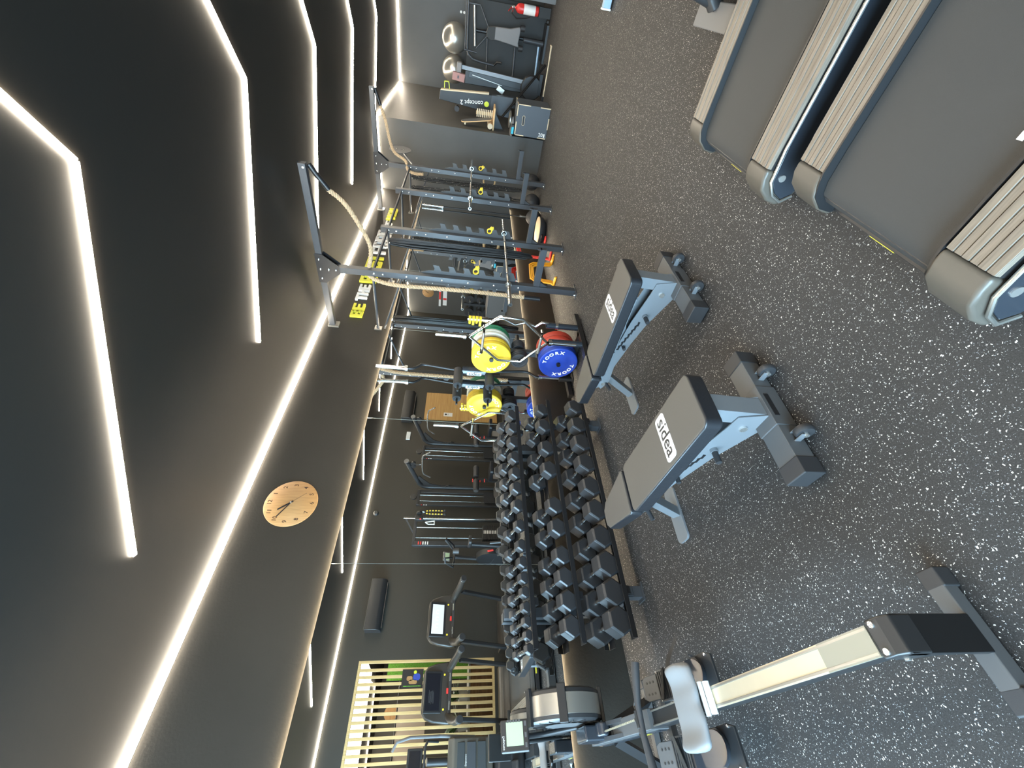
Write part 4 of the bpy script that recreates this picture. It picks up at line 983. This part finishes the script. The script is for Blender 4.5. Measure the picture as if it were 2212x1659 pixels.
B().box((0, 0, .565), (.90, .76, .02)).obj('lid', M['greyrub'], t, bev=.004)
# rowers stored on end
t = thing('rowing_machine', 'black rowing machine stored upright on end beside the corner wall, brand lettering upside down', 'rowing machine', (1.55, 10.02, 0))
b = B().prism([(1.36-1.55, .66), (1.72-1.55, .62), (1.70-1.55, 1.10), (1.66-1.55, 2.06), (1.50-1.55, 2.08), (1.40-1.55, 1.06)], -.05, .05, 'XZ'); b.obj('front_beam', M['deep'], t, bev=.006)
b = B().prism([(1.36-1.55, .66), (1.72-1.55, .60), (1.705-1.55, 1.04), (1.40-1.55, 1.05)], -.056, .056, 'XZ').obj('grey_housing', M['steel'], t, bev=.006)
b = B().prism([(1.655-1.55, 2.06), (1.675-1.55, 2.04), (1.735-1.55, 1.10), (1.705-1.55, 1.10)], -.05, .05, 'XZ'); b.obj('edge_strip', M['cream'], t)
word('concept 2', .115, M['white'], t, (-.02, -.0515, 1.43), (rad(90), rad(-95), 0), .0004, .001)
b = B().lathe([(.012, 0), (.048, 0), (.048, .001), (.012, .001)], 18, 'Y', (-.01, -.053, 1.13)); b.obj('round_emblem', M['lime'], t)
b = B().bar((.02, 0, .62), (.05, 0, .02), .12, .06, (1, 0, 0)).box((.06, 0, .02), (.42, .12, .04)); b.obj('foot', M['blk'], t)
B().lathe([(.02, -.05), (.05, -.05), (.05, .05), (.02, .05)], 16, 'Y', (-.17, 0, 1.72)).obj('wheel', M['rub'], t)
b = B().bar((.15, -.02, 1.98), (.26, -.02, 1.98), .06, .012).bar((.15, -.02, 1.88), (.26, -.02, 1.90), .06, .012).bar((.26, -.02, 1.9), (.26, -.02, 1.98), .06, .012).obj('lime_clip', M['lime'], t)
t = thing('rowing_machine', 'second rower stored upright with its pale rail showing, beside the black beam', 'rowing machine', (1.92, 10.42, 0))
b = B().bar((.10, 0, 1.70), (.02, 0, .40), .05, .07, (1, 0, 0)); b.obj('pale_rail', M['bench'], t, bev=.004)
b = B().bar((.0, .02, 1.52), (-.08, .02, .30), .05, .10, (1, 0, 0)); b.obj('monorail', M['blk'], t, bev=.004)
b = B().box((.09, -.02, 1.72), (.17, .12, .10), (0, .05, 0)); b.obj('seat', M['greyrub'], t, bev=.02)
b = B().box((-.06, .05, 1.0), (.22, .10, 1.2)); b.obj('front_beam', M['deep'], t, bev=.01)
n = 30
b = B()
for i in range(n): b.bar((.0-.10*i/n, -.035, 1.45-.62*i/n), (.0-.10*(i+.7)/n, -.035, 1.45-.62*(i+.7)/n), .014, .01)
b.obj('chain', M['alu'], t)
b = B().lathe([(.04, -.07), (.2, -.07), (.22, -.04), (.22, .04), (.2, .07), (.04, .07)], 28, 'Y', (-.06, .02, .235)).obj('flywheel_housing', M['pla'], t)
b = B().box((-.17, -.05, .86), (.10, .05, .16), (0, .5, 0)).obj('footrest', M['alu'], t, bev=.008)
B().box((.02, -.04, .06), (.36, .08, .06)).obj('foot', M['blk'], t)
t = thing('yoga_block', 'pink foam yoga block propped on top of the stored rowers', 'yoga block', (1.84, 10.46, 1.60))
B().box((0, 0, .125), (.14, .09, .25), (0, .10, 0)).obj('foam_block', M['pink'], t, bev=.008)
B().box((0, -.046, .135), (.05, .002, .03), (0, .10, 0)).obj('print', M['blk'], t)
# plyo box lying by the corner wall
t = thing('plyo_box', 'dark plywood jump box with pale finger joints, marked 20, by the corner wall', 'plyo box', (1.61, 9.03, 0))
b = B().box((0, 0, .305), (.50, .50, .60)); b.obj('panel', M['boxblk'], t, bev=.002)
e = M['ply']
def joint(x0, x1, z0, z1): B().box(((x0+x1)/2, -.2505, (z0+z1)/2), (x1-x0, .004, z1-z0)).obj('finger_joint', e, t, smooth=False)
for q in ((-.25, -.235, .02, .17), (-.25, -.235, .43, .605), (.235, .25, .0, .19), (.235, .25, .37, .605), (-.09, .09, .0, .016), (.06, .25, .589, .605), (-.25, -.03, .589, .605)): joint(*q)
for (y0, y1) in ((-.25, -.1), (.1, .25)): B().box((.2505, (y0+y1)/2, .598), (.004, y1-y0, .014)).obj('finger_joint', e, t, smooth=False)
B().prism(rrect(.15, .035, .0174, 6, .0, .47), -.2518, -.2485, 'XZ').obj('hand_slot', M['blk'], t)
b = B(); o_ = rrect(.162, .046, .0229, 6, .0, .47); i_ = rrect(.15, .035, .0174, 6, .0, .47)
b.sheet([(p[0], -.2525, p[1]) for p in o_+o_[:1]], [(p[0], -.2525, p[1]) for p in i_+i_[:1]]); b.obj('slot_edge', e, t, smooth=False)
word('20', .085, M['white'], t, (-.19, -.2522, .115), (rad(90), rad(90), 0), .0003, .001)
B().prism([(-.205, .01), (-.205, .045), (-.225, .045), (-.225, .075), (-.205, .075)][0:0] or [(-.222, .038), (-.178, .038), (-.178, .03), (-.158, .05), (-.178, .07), (-.178, .062), (-.222, .062)], -.2528, -.2520, 'XZ').obj('arrow_mark', M['white'], t, smooth=False)
# things kept on the jump box and on the small shelf
t = thing('balance_cushion', 'grey round balance cushion standing on the jump box against the wall', 'balance cushion', (1.42, 9.10, .607))
B().lathe([(.0001, -.03), (.12, -.03), (.16, -.015), (.165, 0), (.16, .015), (.12, .03), (.0001, .03)], 32, 'Z').obj('inflated_disc', M['greyrub'], t, loc=(0, 0, .03))
B().lathe([(.0001, -.02), (.10, -.022), (.14, -.01), (.14, .01), (.10, .022), (.0001, .022)], 28, 'Z').obj('second_disc', M['alu'], t, loc=(.10, .05, .082))
t = thing('strap_set', 'folded strap set with turquoise band on the jump box', 'straps', (1.42, 8.92, .607))
B().box((0, 0, .03), (.16, .12, .06)).obj('pouch', M['blk'], t, bev=.01); B().box((-.01, -.0605, .035), (.11, .004, .042)).obj('turquoise_band', M['turq'], t)
t = thing('wall_shelf', 'small pine shelf on the side of the corner wall', 'shelf', (1.27, 9.42, .985))
B().box((.185, 0, 0), (.37, .38, .028)).obj('board', M['pine'], t, bev=.002)
b = B().prism([(0, -.014), (.28, -.014), (0, -.20)], -.01, .01, 'XZ').obj('bracket', M['blk'], t)
t = thing('balance_board', 'skateboard-shaped balance board with roller leaning on the pine shelf', 'balance board', (1.36, 9.34, 1.0))
b = B().prism(rrect(.60, .20, .09, 6), -.009, .009); b.obj('deck', M['pine'], t, loc=(.02, 0, .31), rot=(0, rad(80), 0), bev=.002)
b = B().prism(rrect(.59, .19, .088, 6), .0092, .0105); b.obj('grip_tape', M['plag'], t, loc=(.02, 0, .31), rot=(0, rad(80), 0))
B().cyl((-.02, -.15, .05), (-.02, .15, .05), .048, 22).obj('cork_roller', M['cream'], t)
b = B().box((-.050, 0, .53), (.035, .14, .03)).obj('stop_strip', M['cream'], t)
t = thing('massage_board', 'ribbed wooden massage board standing on the pine shelf behind the balance board', 'massage board', (1.47, 9.52, 1.0))
for k in range(9): B().box((0, 0, .02+.036*k), (.14, .02, .022)).obj('rib', M['cream'], t, bev=.003)
B().box((0, .014, .165), (.06, .008, .33)).obj('backing_strip', M['pine'], t)
t = thing('dip_frame', 'pair of thin black bars leaning from the floor towards the jump box', 'bars', (2.28, 10.52, 0))
for s in (0, .12):
    B().tube([(0, -.06-s, .014), (-.02, -.08-s, .03), (-.82, -.94-s, .82)], .013, 8).obj('bar', M['blk'], t)
t = thing('wooden_stick', 'pale bent wooden stick lying on the floor before the stored rowers', 'stick', (2.62, 10.0, 0))
B().tube([(.0, .12, .012), (0, 0, .012), (-.30, -.03, .012), (-.82, -.02, .012)], .012, 8).obj('pole', M['cream'], t)
t = thing('wall_socket', 'white twin sockets on the back wall', 'socket', (2.72, YB-.008, 1.72))
for z in (0, .07): B().lathe([(.0001, -.006), (.022, -.006), (.024, 0), (.024, .006)], 16, 'Y', (0, 0, z)).obj('socket_face', M['white'], t)
# ------------------------------------------------------------------ machines along the right wall (the mirror shows them)
M['mach'] = mat('machine_black', (.030,.031,.033), .36)
M['stackp'] = mat('weight_stack', (.018,.018,.019), .5)
def lat_machine(label, y, reach):
    t = thing('lat_pulldown', label, 'gym machine', (4.7, y, 0), 0, 'lat pulldown machines')
    # weight tower on the near side
    b = B()
    for s in (0, .30): B().bar((.20, -.42+s, .03), (.20, -.42+s, 2.02), .06, .07, (0,1,0)).obj('tower_post', M['mach'], t, bev=.008)
    B().box((.20, -.27, 2.02), (.08, .36, .06)).obj('tower_head', M['mach'], t, bev=.006)
    for s in (.08, .22): B().cyl((.20, -.42+s, .1), (.20, -.42+s, 2.0), .011, 10).obj('guide_rod', M['chrome'], t)
    for k in range(14): B().box((.20, -.27, .10+.034*k), (.12, .22, .030)).obj('weight', M['stackp'], t, bev=.002, seg=1)
    B().box((.125, -.27, .30), (.008, .26, .58)).obj('shroud', M['mach'], t)
    B().lathe([(.02, -.02), (.065, -.02), (.07, 0), (.065, .02), (.02, .02)], 24, 'X', (.16, -.27, 2.12)).obj('pulley', M['pla'], t)
    # curved boom
    B().tube([(.18, 0, .03), (.18, 0, 1.82), (.14, 0, 1.95), (.04, 0, 2.03), (-.75, 0, 2.26)], .048, 16).obj('boom', M['mach'], t, ang=60)
    b = B().prism([(.13, 1.55), (.04, 1.80), (-.25, 2.02), (-.20, 2.05), (.10, 1.92), (.14, 1.75)], -.012, .012, 'XZ').obj('boom_gusset', M['mach'], t)
    for x in (-.62, -.72): B().lathe([(.015, -.02), (.055, -.02), (.058, 0), (.055, .02), (.015, .02)], 20, 'Y', (x, 0, 2.14)).obj('pulley', M['pla'], t)
    B().tube([(-.78, 0, 2.27), (-.80, 0, 2.275)], .052, 16).obj('end_cap', M['plag'], t)
    B().cyl((-.67, 0, 2.09), (-.67, 0, 1.97), .004, 6).obj('cable', M['blk'], t); B().tube([(-.67, .012, 2.0), (-.67, 0, 2.02), (-.67, -.012, 2.0), (-.67, 0, 1.96)], .005, 6, closed=True).obj('carabiner', M['bright'], t)
    B().tube([(-1.18, -.03, 1.79), (-1.04, -.02, 1.93), (-.90, 0, 1.95), (-.67, 0, 1.955), (-.44, 0, 1.95), (-.30, .02, 1.93), (-.16, .03, 1.79)], .0145, 10).obj('lat_bar', M['bright'], t, ang=60)
    # seat, thigh rollers
    B().bar((.18, -.20, .055), (reach, -.20, .055), .09, .08).obj('base_rail', M['bluish'], t, bev=.006)
    B().box((reach-.008, -.20, .055), (.016, .10, .09)).obj('rail_cap', M['white'], t)
    for x in (-1.02, .15): B().box((x, -.05 if x < 0 else -.15, .045), (.08, .62 if x < 0 else .8, .07)).obj('base_foot', M['mach'], t, bev=.006)
    B().bar((-.50, 0, .06), (-.50, 0, .46), .06, .07, (0,1,0)).obj('seat_post', M['mach'], t)
    B().prism(rrect(.42, .30, .06, 4, -.52, 0), .46, .53).obj('seat', M['padside'], t, bev=.012)
    B().bar((-.12, 0, .06), (-.20, 0, .80), .055, .06, (0,1,0)).obj('pad_post', M['mach'], t)
    for s in (-1, 1):
        B().cyl((-.22, s*.04, .79), (-.22, s*.30, .79), .062, 18).obj('foam_roller', M['rub'], t, bev=.01)
        B().cyl((-.22, s*.30, .79), (-.22, s*.315, .79), .05, 16).obj('roller_cap', M['plag'], t)
        B().prism(rrect(.20, .32, .09, 5, -.02, s*.20), 0, .02).obj('foot_plate', M['mach'], t, loc=(-.02, 0, .30), rot=(0, rad(-62), 0))
    for z in (.86, .70, .60): B().cyl((-.20, 0, z), (-.20, -.07, z), .013, 8).obj('red_knob', M['red'], t)
    B().tube([(.12, -.02, 1.42), (.05, -.05, 1.45), (.02, -.05, 1.38), (.06, -.03, 1.32)], .010, 8).obj('ankle_strap_hook', M['blk'], t)
    for k in range(3): B().box((.165-.0, -.455, 1.93-.05*k), (.03, .003, .025)).obj('sticker', M['red'] if k == 0 else M['white'], t)
    return t
lat_machine('black lat pulldown machine, mirrored beside the cable column', 5.02, -.95)
lat_machine('black lat pulldown machine, mirrored in front of the oak board', 6.22, -1.33)
# cable column with rope
t = thing('cable_column', 'black adjustable cable column with yellow striped rope, by the machine wall', 'gym machine', (4.65, 3.92, 0))
B().bar((.10, -.27, .03), (.10, -.27, 2.0), .10, .10, (0,1,0)).obj('main_post', M['mach'], t, bev=.012)
for k, m_ in enumerate(('red', 'red', 'white', 'white', 'white')): B().box((.048, -.27, 1.90-.045*k), (.003, .06, .02)).obj('sticker', M[m_], t)
B().bar((.10, .26, .03), (.10, .26, 2.0), .07, .07, (0,1,0)).obj('rear_post', M['mach'], t, bev=.008)
B().box((.10, 0, 2.0), (.08, .62, .06)).obj('head_beam', M['mach'], t, bev=.006)
for y in (-.14, .08): B().cyl((.10, y, .1), (.10, y, 1.98), .011, 10).obj('guide_rod', M['chrome'], t)
for k in range(16): B().box((.10, -.03, .10+.034*k), (.12, .30, .030)).obj('weight', M['stackp'], t, bev=.002, seg=1)
b = B()
for k in range(15): b.box((.037, -.03, .12+.034*k), (.003, .07, .016))
b_ = b.obj('weight_numbers', M['white'], t); b_['kind'] = 'stuff'
B().cyl((-.05, .20, .02), (-.05, .20, 2.24), .020, 14).obj('chrome_column', M['chrome'], t)
B().bar((.10, -.05, 2.02), (-.02, .20, 2.20), .03, .03).obj('stay', M['mach'], t)
cr = B().box((-.05, .20, 1.93), (.09, .10, .16)).obj('carriage', M['pla'], t, bev=.01)
B().cyl((-.10, .16, 1.90), (-.14, .14, 1.90), .016, 12).obj('red_knob', M['red'], cr)
B().lathe([(.015, -.02), (.055, -.02), (.06, 0), (.055, .02), (.015, .02)], 20, 'Y', (-.12, .28, 1.93)).obj('pulley', M['pla'], t)
B().tube([(-.12, .30, 1.90), (-.12, .312, 1.86), (-.12, .30, 1.82), (-.12, .288, 1.86)], .005, 6, closed=True).obj('carabiner', M['bright'], t)
for s in (-1, 1):
    for k in range(12):
        z = 1.80-.030*k; B().cyl((-.12, .30+s*(.025+.012*min(k, 3)/3), z), (-.12, .30+s*(.025+.012*min(k+1, 3)/3), z-.030), .013, 10).obj('rope_section', M['yel'] if k % 2 == 0 else M['blk'], t)
    B().ball((-.12, .30+s*.037, 1.42), .030, 14).obj('rope_knob', M['rub'], t)
B().tube([(-.08, .10, 1.80), (-.08, .06, 1.74), (-.08, .06, 1.62), (-.08, .13, 1.62), (-.08, .10, 1.80)], .012, 8).obj('d_handle', M['white'], t)
B().box((0, 0, .03), (.80, .75, .05)).obj('base_plate', M['mach'], t, bev=.006)
# indoor bike
t = thing('indoor_bike', 'black indoor cycling bike, mirrored left of the cable column', 'exercise bike', (4.15, 3.20, 0))
B().lathe([(.02, -.03), (.20, -.03), (.23, -.022), (.235, 0), (.23, .022), (.20, .03), (.02, .03)], 36, 'Y', (.10, 0, .52)).obj('flywheel', M['chrome'], t)
B().lathe([(.236, -.05), (.27, -.05), (.27, .05), (.236, .05)], 36, 'Y', (.10, 0, .52)).obj('flywheel_guard', M['pla'], t)
B().tube([(-.62, 0, .06), (-.40, 0, .30), (-.15, 0, .42), (.28, 0, .50), (.50, 0, .06)], .045, 14).obj('main_frame', M['mach'], t, ang=60)
B().tube([(-.36, 0, .32), (-.44, 0, .92)], .030, 14).obj('seat_post', M['mach'], t)
B().tube([(.24, 0, .48), (.12, 0, 1.18)], .034, 14).obj('bar_post', M['mach'], t)
b = B().prism([(-.15, .01), (.0, .03), (.16, .075), (.19, .05), (.19, -.05), (.16, -.075), (0, -.03), (-.15, -.01)], 0, .05); b.obj('saddle', M['rub'], t, bev=.015, loc=(-.46, 0, .93), rot=(0, 0, rad(180)))
B().tube([(.10, 0, 1.19), (.08, -.20, 1.22), (-.16, -.22, 1.36), (-.22, -.16, 1.37), (-.05, -.08, 1.24)], .016, 10).obj('handlebar', M['rub'], t, ang=60)
B().tube([(.10, 0, 1.19), (.08, .20, 1.22), (-.16, .22, 1.36), (-.22, .16, 1.37), (-.05, .08, 1.24)], .016, 10).obj('handlebar', M['rub'], t, ang=60)
mo = B().box((0, 0, 0), (.03, .16, .13)).obj('console', M['bright'], t, bev=.008, loc=(.10, 0, 1.34), rot=(0, rad(-20), 0)); B().box((-.016, 0, -.01), (.002, .12, .08)).obj('screen', M['lcd'], mo)
B().lathe([(.03, -.05), (.05, -.05), (.05, .06), (.045, .06)], 20, 'Z', (.0, .06, 1.17)).obj('bottle_cage', M['plag'], t)
for s in (-1, 1): B().bar((-.12, s*.06, .42), (-.12+s*.14, s*.07, .34), .03, .015).box((-.12+s*.14, s*.12, .335), (.09, .10, .025)).obj('crank', M['alu'], t)
B().bar((-.30, -.06, .62), (-.34, -.06, .52), .02, .03).obj('red_lever', M['red'], t)
for x in (-.66, .52): B().box((x, 0, .035), (.13, .50, .05)).obj('stabilizer', M['greyrub'] if x < 0 else M['mach'], t, bev=.008)
B().tube([(-.62, -.0, .06), (-.50, -.0, .60)], .026, 10).obj('rear_strut', M['mach'], t)
# air conditioners
def aircon(label, y0, y1, z):
    t = thing('air_conditioner', label, 'air conditioner', (XR, (y0+y1)/2, z), 0, 'air conditioners on the machine wall')
    w = y1-y0
    B().prism([(0, 0), (-.13, 0), (-.20, .05), (-.215, .10), (-.215, .29), (0, .29)], -w/2, w/2, 'XZ').obj('casing', M['pla'], t, bev=.012)
    B().bar((-.10, -w/2+.05, -.004), (-.10, w/2-.05, -.004), .07, .012).obj('air_flap', M['pla'], t)
    B().box((-.10, 0, .292), (.19, w-.06, .006)).obj('top_grille', M['plag'], t)
aircon('black split air conditioner between the slatted screen and the cable machines', 2.26, 3.16, 2.44)
aircon('black split air conditioner above the oak board', 7.25, 8.25, 2.44)
t = thing('oak_board', 'wide oak board with a small paper notice, on the machine wall', 'board', (XR, 7.88, .15))
B().box((-.02, 0, 1.0), (.04, .98, 2.0)).obj('board', M['oak'], t, bev=.002)
n_ = B().box((-.0415, -.30, 1.36), (.003, .13, .24)).obj('paper_notice', M['white'], t)
b = B().lathe([(.020, -.0435), (.030, -.0435), (.030, -.0432), (.020, -.0432)], 16, 'X', (0, -.30, 1.42)); b.obj('round_symbol', M['blk'], n_)
b = B().box((-.0435, -.30, 1.36), (.001, .06, .01)).obj('text_line', M['blk'], n_)
t = thing('smoke_detector', 'round black smoke detector on the machine wall', 'detector', (XR, 4.62, 2.93))
B().lathe([(.0001, -.05), (.035, -.05), (.055, -.03), (.06, 0)], 24, 'X').obj('housing', M['mach'], t)
t = thing('wall_box', 'small pale junction box high on the machine wall', 'box', (XR, 6.80, 2.44))
B().box((-.02, 0, .05), (.04, .24, .10)).obj('cover', M['white'], t, bev=.006)
clock('small round bamboo clock on the back wall, seen in the mirror', (4.55, YB, 2.47), .19, rad(0), rad(90), 10, 54, None, False)
for (x, z, w, h, m_, lab, nm) in ((4.75, 2.07, .62, .07, 'red', 'narrow white and red sign on the back wall', 'a'), (4.70, 1.90, .62, .13, 'white', 'white notice strip on the back wall below the clock', 'b')):
    t = thing('wall_sign', lab, 'sign', (x, YB, z))
    B().box((0, -.006, 0), (w, .012, h)).obj('sign_panel', M['white'], t)
    B().box((-.12 if m_ == 'red' else .05, -.0125, 0), (w*.5 if m_ == 'red' else .08, .001, h*.9)).obj('print', M['red'], t)
# plate pegs on the back wall corner
t = thing('plate_holder', 'black plate holder with loaded pegs against the back wall, seen in the mirror', 'plate rack', (4.75, 11.9, 0))
B().bar((0, .2, .02), (0, .2, 1.25), .07, .07, (0,1,0)).obj('post', M['steel'], t); B().box((0, 0, .03), (.9, .6, .05)).obj('base', M['blk'], t)
for z, r in ((1.05, .15), (.72, .11), (.38, .19)):
    for s in (-1, 1): B().lathe([(.025, -.02), (r, -.02), (r, .03), (.025, .03)], 32, 'Y', (s*.26, .1, z)).obj('plate', M['rub'], t); B().cyl((s*.26, .2, z), (s*.26, -.05, z), .022, 12).obj('peg', M['alu'], t)
    B().box((0, .2, z), (.6, .05, .05)).obj('arm', M['steel'], t)
# cross trainer in the right foreground corner, mirrored above the rower
t = thing('cross_trainer', 'dark cross trainer with curved handlebars before the slatted screen, seen in the mirror', 'gym machine', (4.35, .42, 0))
B().box((.35, 0, .28), (.95, .50, .40)).obj('drive_housing', M['pla'], t, bev=.05, seg=3)
B().tube([(.55, .0, .45), (.45, 0, 1.25), (.40, 0, 1.45)], .05, 14).obj('mast', M['mach'], t, ang=60)
B().prism([(.16, .50), (.10, 1.08), (.16, 1.16), (.62, 1.06), (.60, .50)], -.28, .24, 'XZ').obj('console_body', M['tmcap'], t, bev=.03, seg=3)
for k, (z, h) in enumerate(((0.97, .11), (0.82, .13), (0.67, .12))): B().box((.120, -.02, z), (.03, .40, h)).obj('console_tray', M['mat'] if k != 1 else M['steel'], t, bev=.006)
word('concept2', .035, M['white'], t, (.103, -.02, .90), (rad(90), 0, rad(-90)), .0004)
sc = B().box((.30, -.02, 1.62), (.05, .34, .22)).obj('display', M['pla'], t, bev=.012); B().box((.274, -.02, 1.62), (.002, .28, .16)).obj('screen', M['screen'], sc)
for s in (-1, 1): B().tube([(.45, s*.26, .75), (.25, s*.27, 1.28), (.02, s*.25, 1.70), (-.05, s*.20, 1.88), (-.05, s*.10, 1.93)], [.022, .022, .020, .018, .018], 12).obj('moving_handle', M['greyrub'], t, ang=60)
B().tube([(.16, -.22, 1.30), (.0, -.22, 1.45), (-.02, -.10, 1.48), (-.02, .14, 1.48), (0, .20, 1.45), (.16, .20, 1.30)], .016, 10).obj('fixed_handle', M['rub'], t, ang=60)
for s in (-1, 1): B().bar((-.35, s*.14, .22), (.25, s*.14, .30), .16, .05).obj('pedal_arm', M['mach'], t, bev=.02)
B().box((-.30, 0, .04), (.9, .12, .06)).obj('rear_rail', M['mach'], t); B().box((-.70, 0, .03), (.09, .50, .05)).obj('rear_foot', M['plag'], t, bev=.008)
# ------------------------------------------------------------------ in the lounge behind the screen
M['moss'] = mat('moss_green', (.11,.30,.03), .9, bump=1.0, bscale=60, var=.35, vscale=40)
M['leaf'] = mat('leaf_green', (.06,.15,.03), .5, var=.4, vscale=20)
M['curt'] = mat('beige_curtain', (.50,.42,.33), .8)
M['walnut'] = wood_mat('walnut_front', (.34,.17,.07), (.24,.11,.04), axis=1, scale=6)
strip('lounge_light', 'light strip on the lounge ceiling behind the slatted screen', [((7.6, 2.15, 3.13), (12.0, 2.55, 3.13)), ((12.0, 2.55, 3.13), (13.7, -2.0, 3.13))], None, .03, .02)
t = thing('moss_panel', 'green moss wall panel in the lounge behind the slatted screen', 'wall panel', (8.45, 2.75, .6))
B().box((0, 0, .95), (.05, 1.40, 1.9)).obj('moss', M['moss'], t); B().box((.035, 0, .95), (.02, 1.44, 1.94)).obj('backing', M['blk'], t); B().box((.02, 0, -.3), (.06, 1.2, .6)).obj('stand', M['blk'], t)
t = thing('round_wood_plate', 'round wooden plate hung in the lounge behind the slatted screen', 'decoration', (8.9, 1.5, 2.35))
B().lathe([(.0001, -.01), (.15, -.01), (.15, .01), (.0001, .01)], 32, 'X').obj('disc', M['bam'], t); B().cyl((0, 0, .15), (0, 0, .79), .004, 6).obj('hanging_wire', M['blk'], t)
t = thing('lounge_counter', 'low walnut counter running behind the slatted screen', 'counter', (5.95, .5, 0))
B().box((0, 0, .39), (.45, 2.6, .74)).obj('front', M['walnut'], t); B().box((0, 0, .775), (.50, 2.66, .03)).obj('top', M['alu'], t)
t = thing('window_curtain', 'beige curtain in the lounge behind the slatted screen', 'curtain', (8.45, 1.36, 1.55))
B().cyl((0, -.75, .64), (0, .75, .64), .012, 8).obj('curtain_rod', M['blk'], t)
B().sheet([(.03*sin(k*1.1), -.75+.042*k, .62) for k in range(24)], [(.03*sin(k*1.1), -.75+.042*k, 0) for k in range(24)]).obj('cloth', M['curt'], t)
t = thing('wall_poster', 'dark poster of an athlete hung on the slatted screen', 'poster', (XR+.004, 1.55, 1.62))
B().box((0, 0, .17), (.004, .27, .36)).obj('sheet', M['blk'], t)
for (y, z, w, h, m_) in ((.02, .10, .10, .12, 'pb'), (.0, .22, .07, .10, 'bam'), (-.05, .16, .06, .14, 'bam'), (.09, .13, .05, .05, 'lime'), (-.11, .17, .012, .30, 'moss')):
    B().prism(rrect(w, h, min(w, h)*.4, 4, y, z), -.0035, -.0022, 'YZ').obj('print', M[m_], t)
def plant(label, x, y, z, h, n):
    t = thing('potted_plant', label, 'plant', (x, y, z), 0, 'plants on the lounge counter')
    B().lathe([(.07, 0), (.09, .02), (.11, .16), (.10, .16)], 20, 'Z').obj('pot', M['white'], t)
    for k in range(n):
        a = random.uniform(0, 2*pi); e = random.uniform(.3, 1.3); l = h*random.uniform(.5, 1); d = V((cos(a)*cos(e), sin(a)*cos(e), sin(e))); q = V((0, 0, .14)); s = d.cross(V((0,0,1))).normalized()*h*.10
        mid = q+d*l*.55; tip = q+d*l-V((0, 0, l*.25))
        B().sheet([q+s*.2, mid+s, tip+s*.1], [q-s*.2, mid-s, tip-s*.1]).obj('leaf', M['leaf'], t)
for k, (y, h) in enumerate(((1.35, .45), (.95, .55), (.55, .5), (.15, .4))):
    plant('leafy green plant in white pot on the lounge counter, %s from the slatted screen edge' % ORD[k], 5.95, y, .79, h*.8, 26)
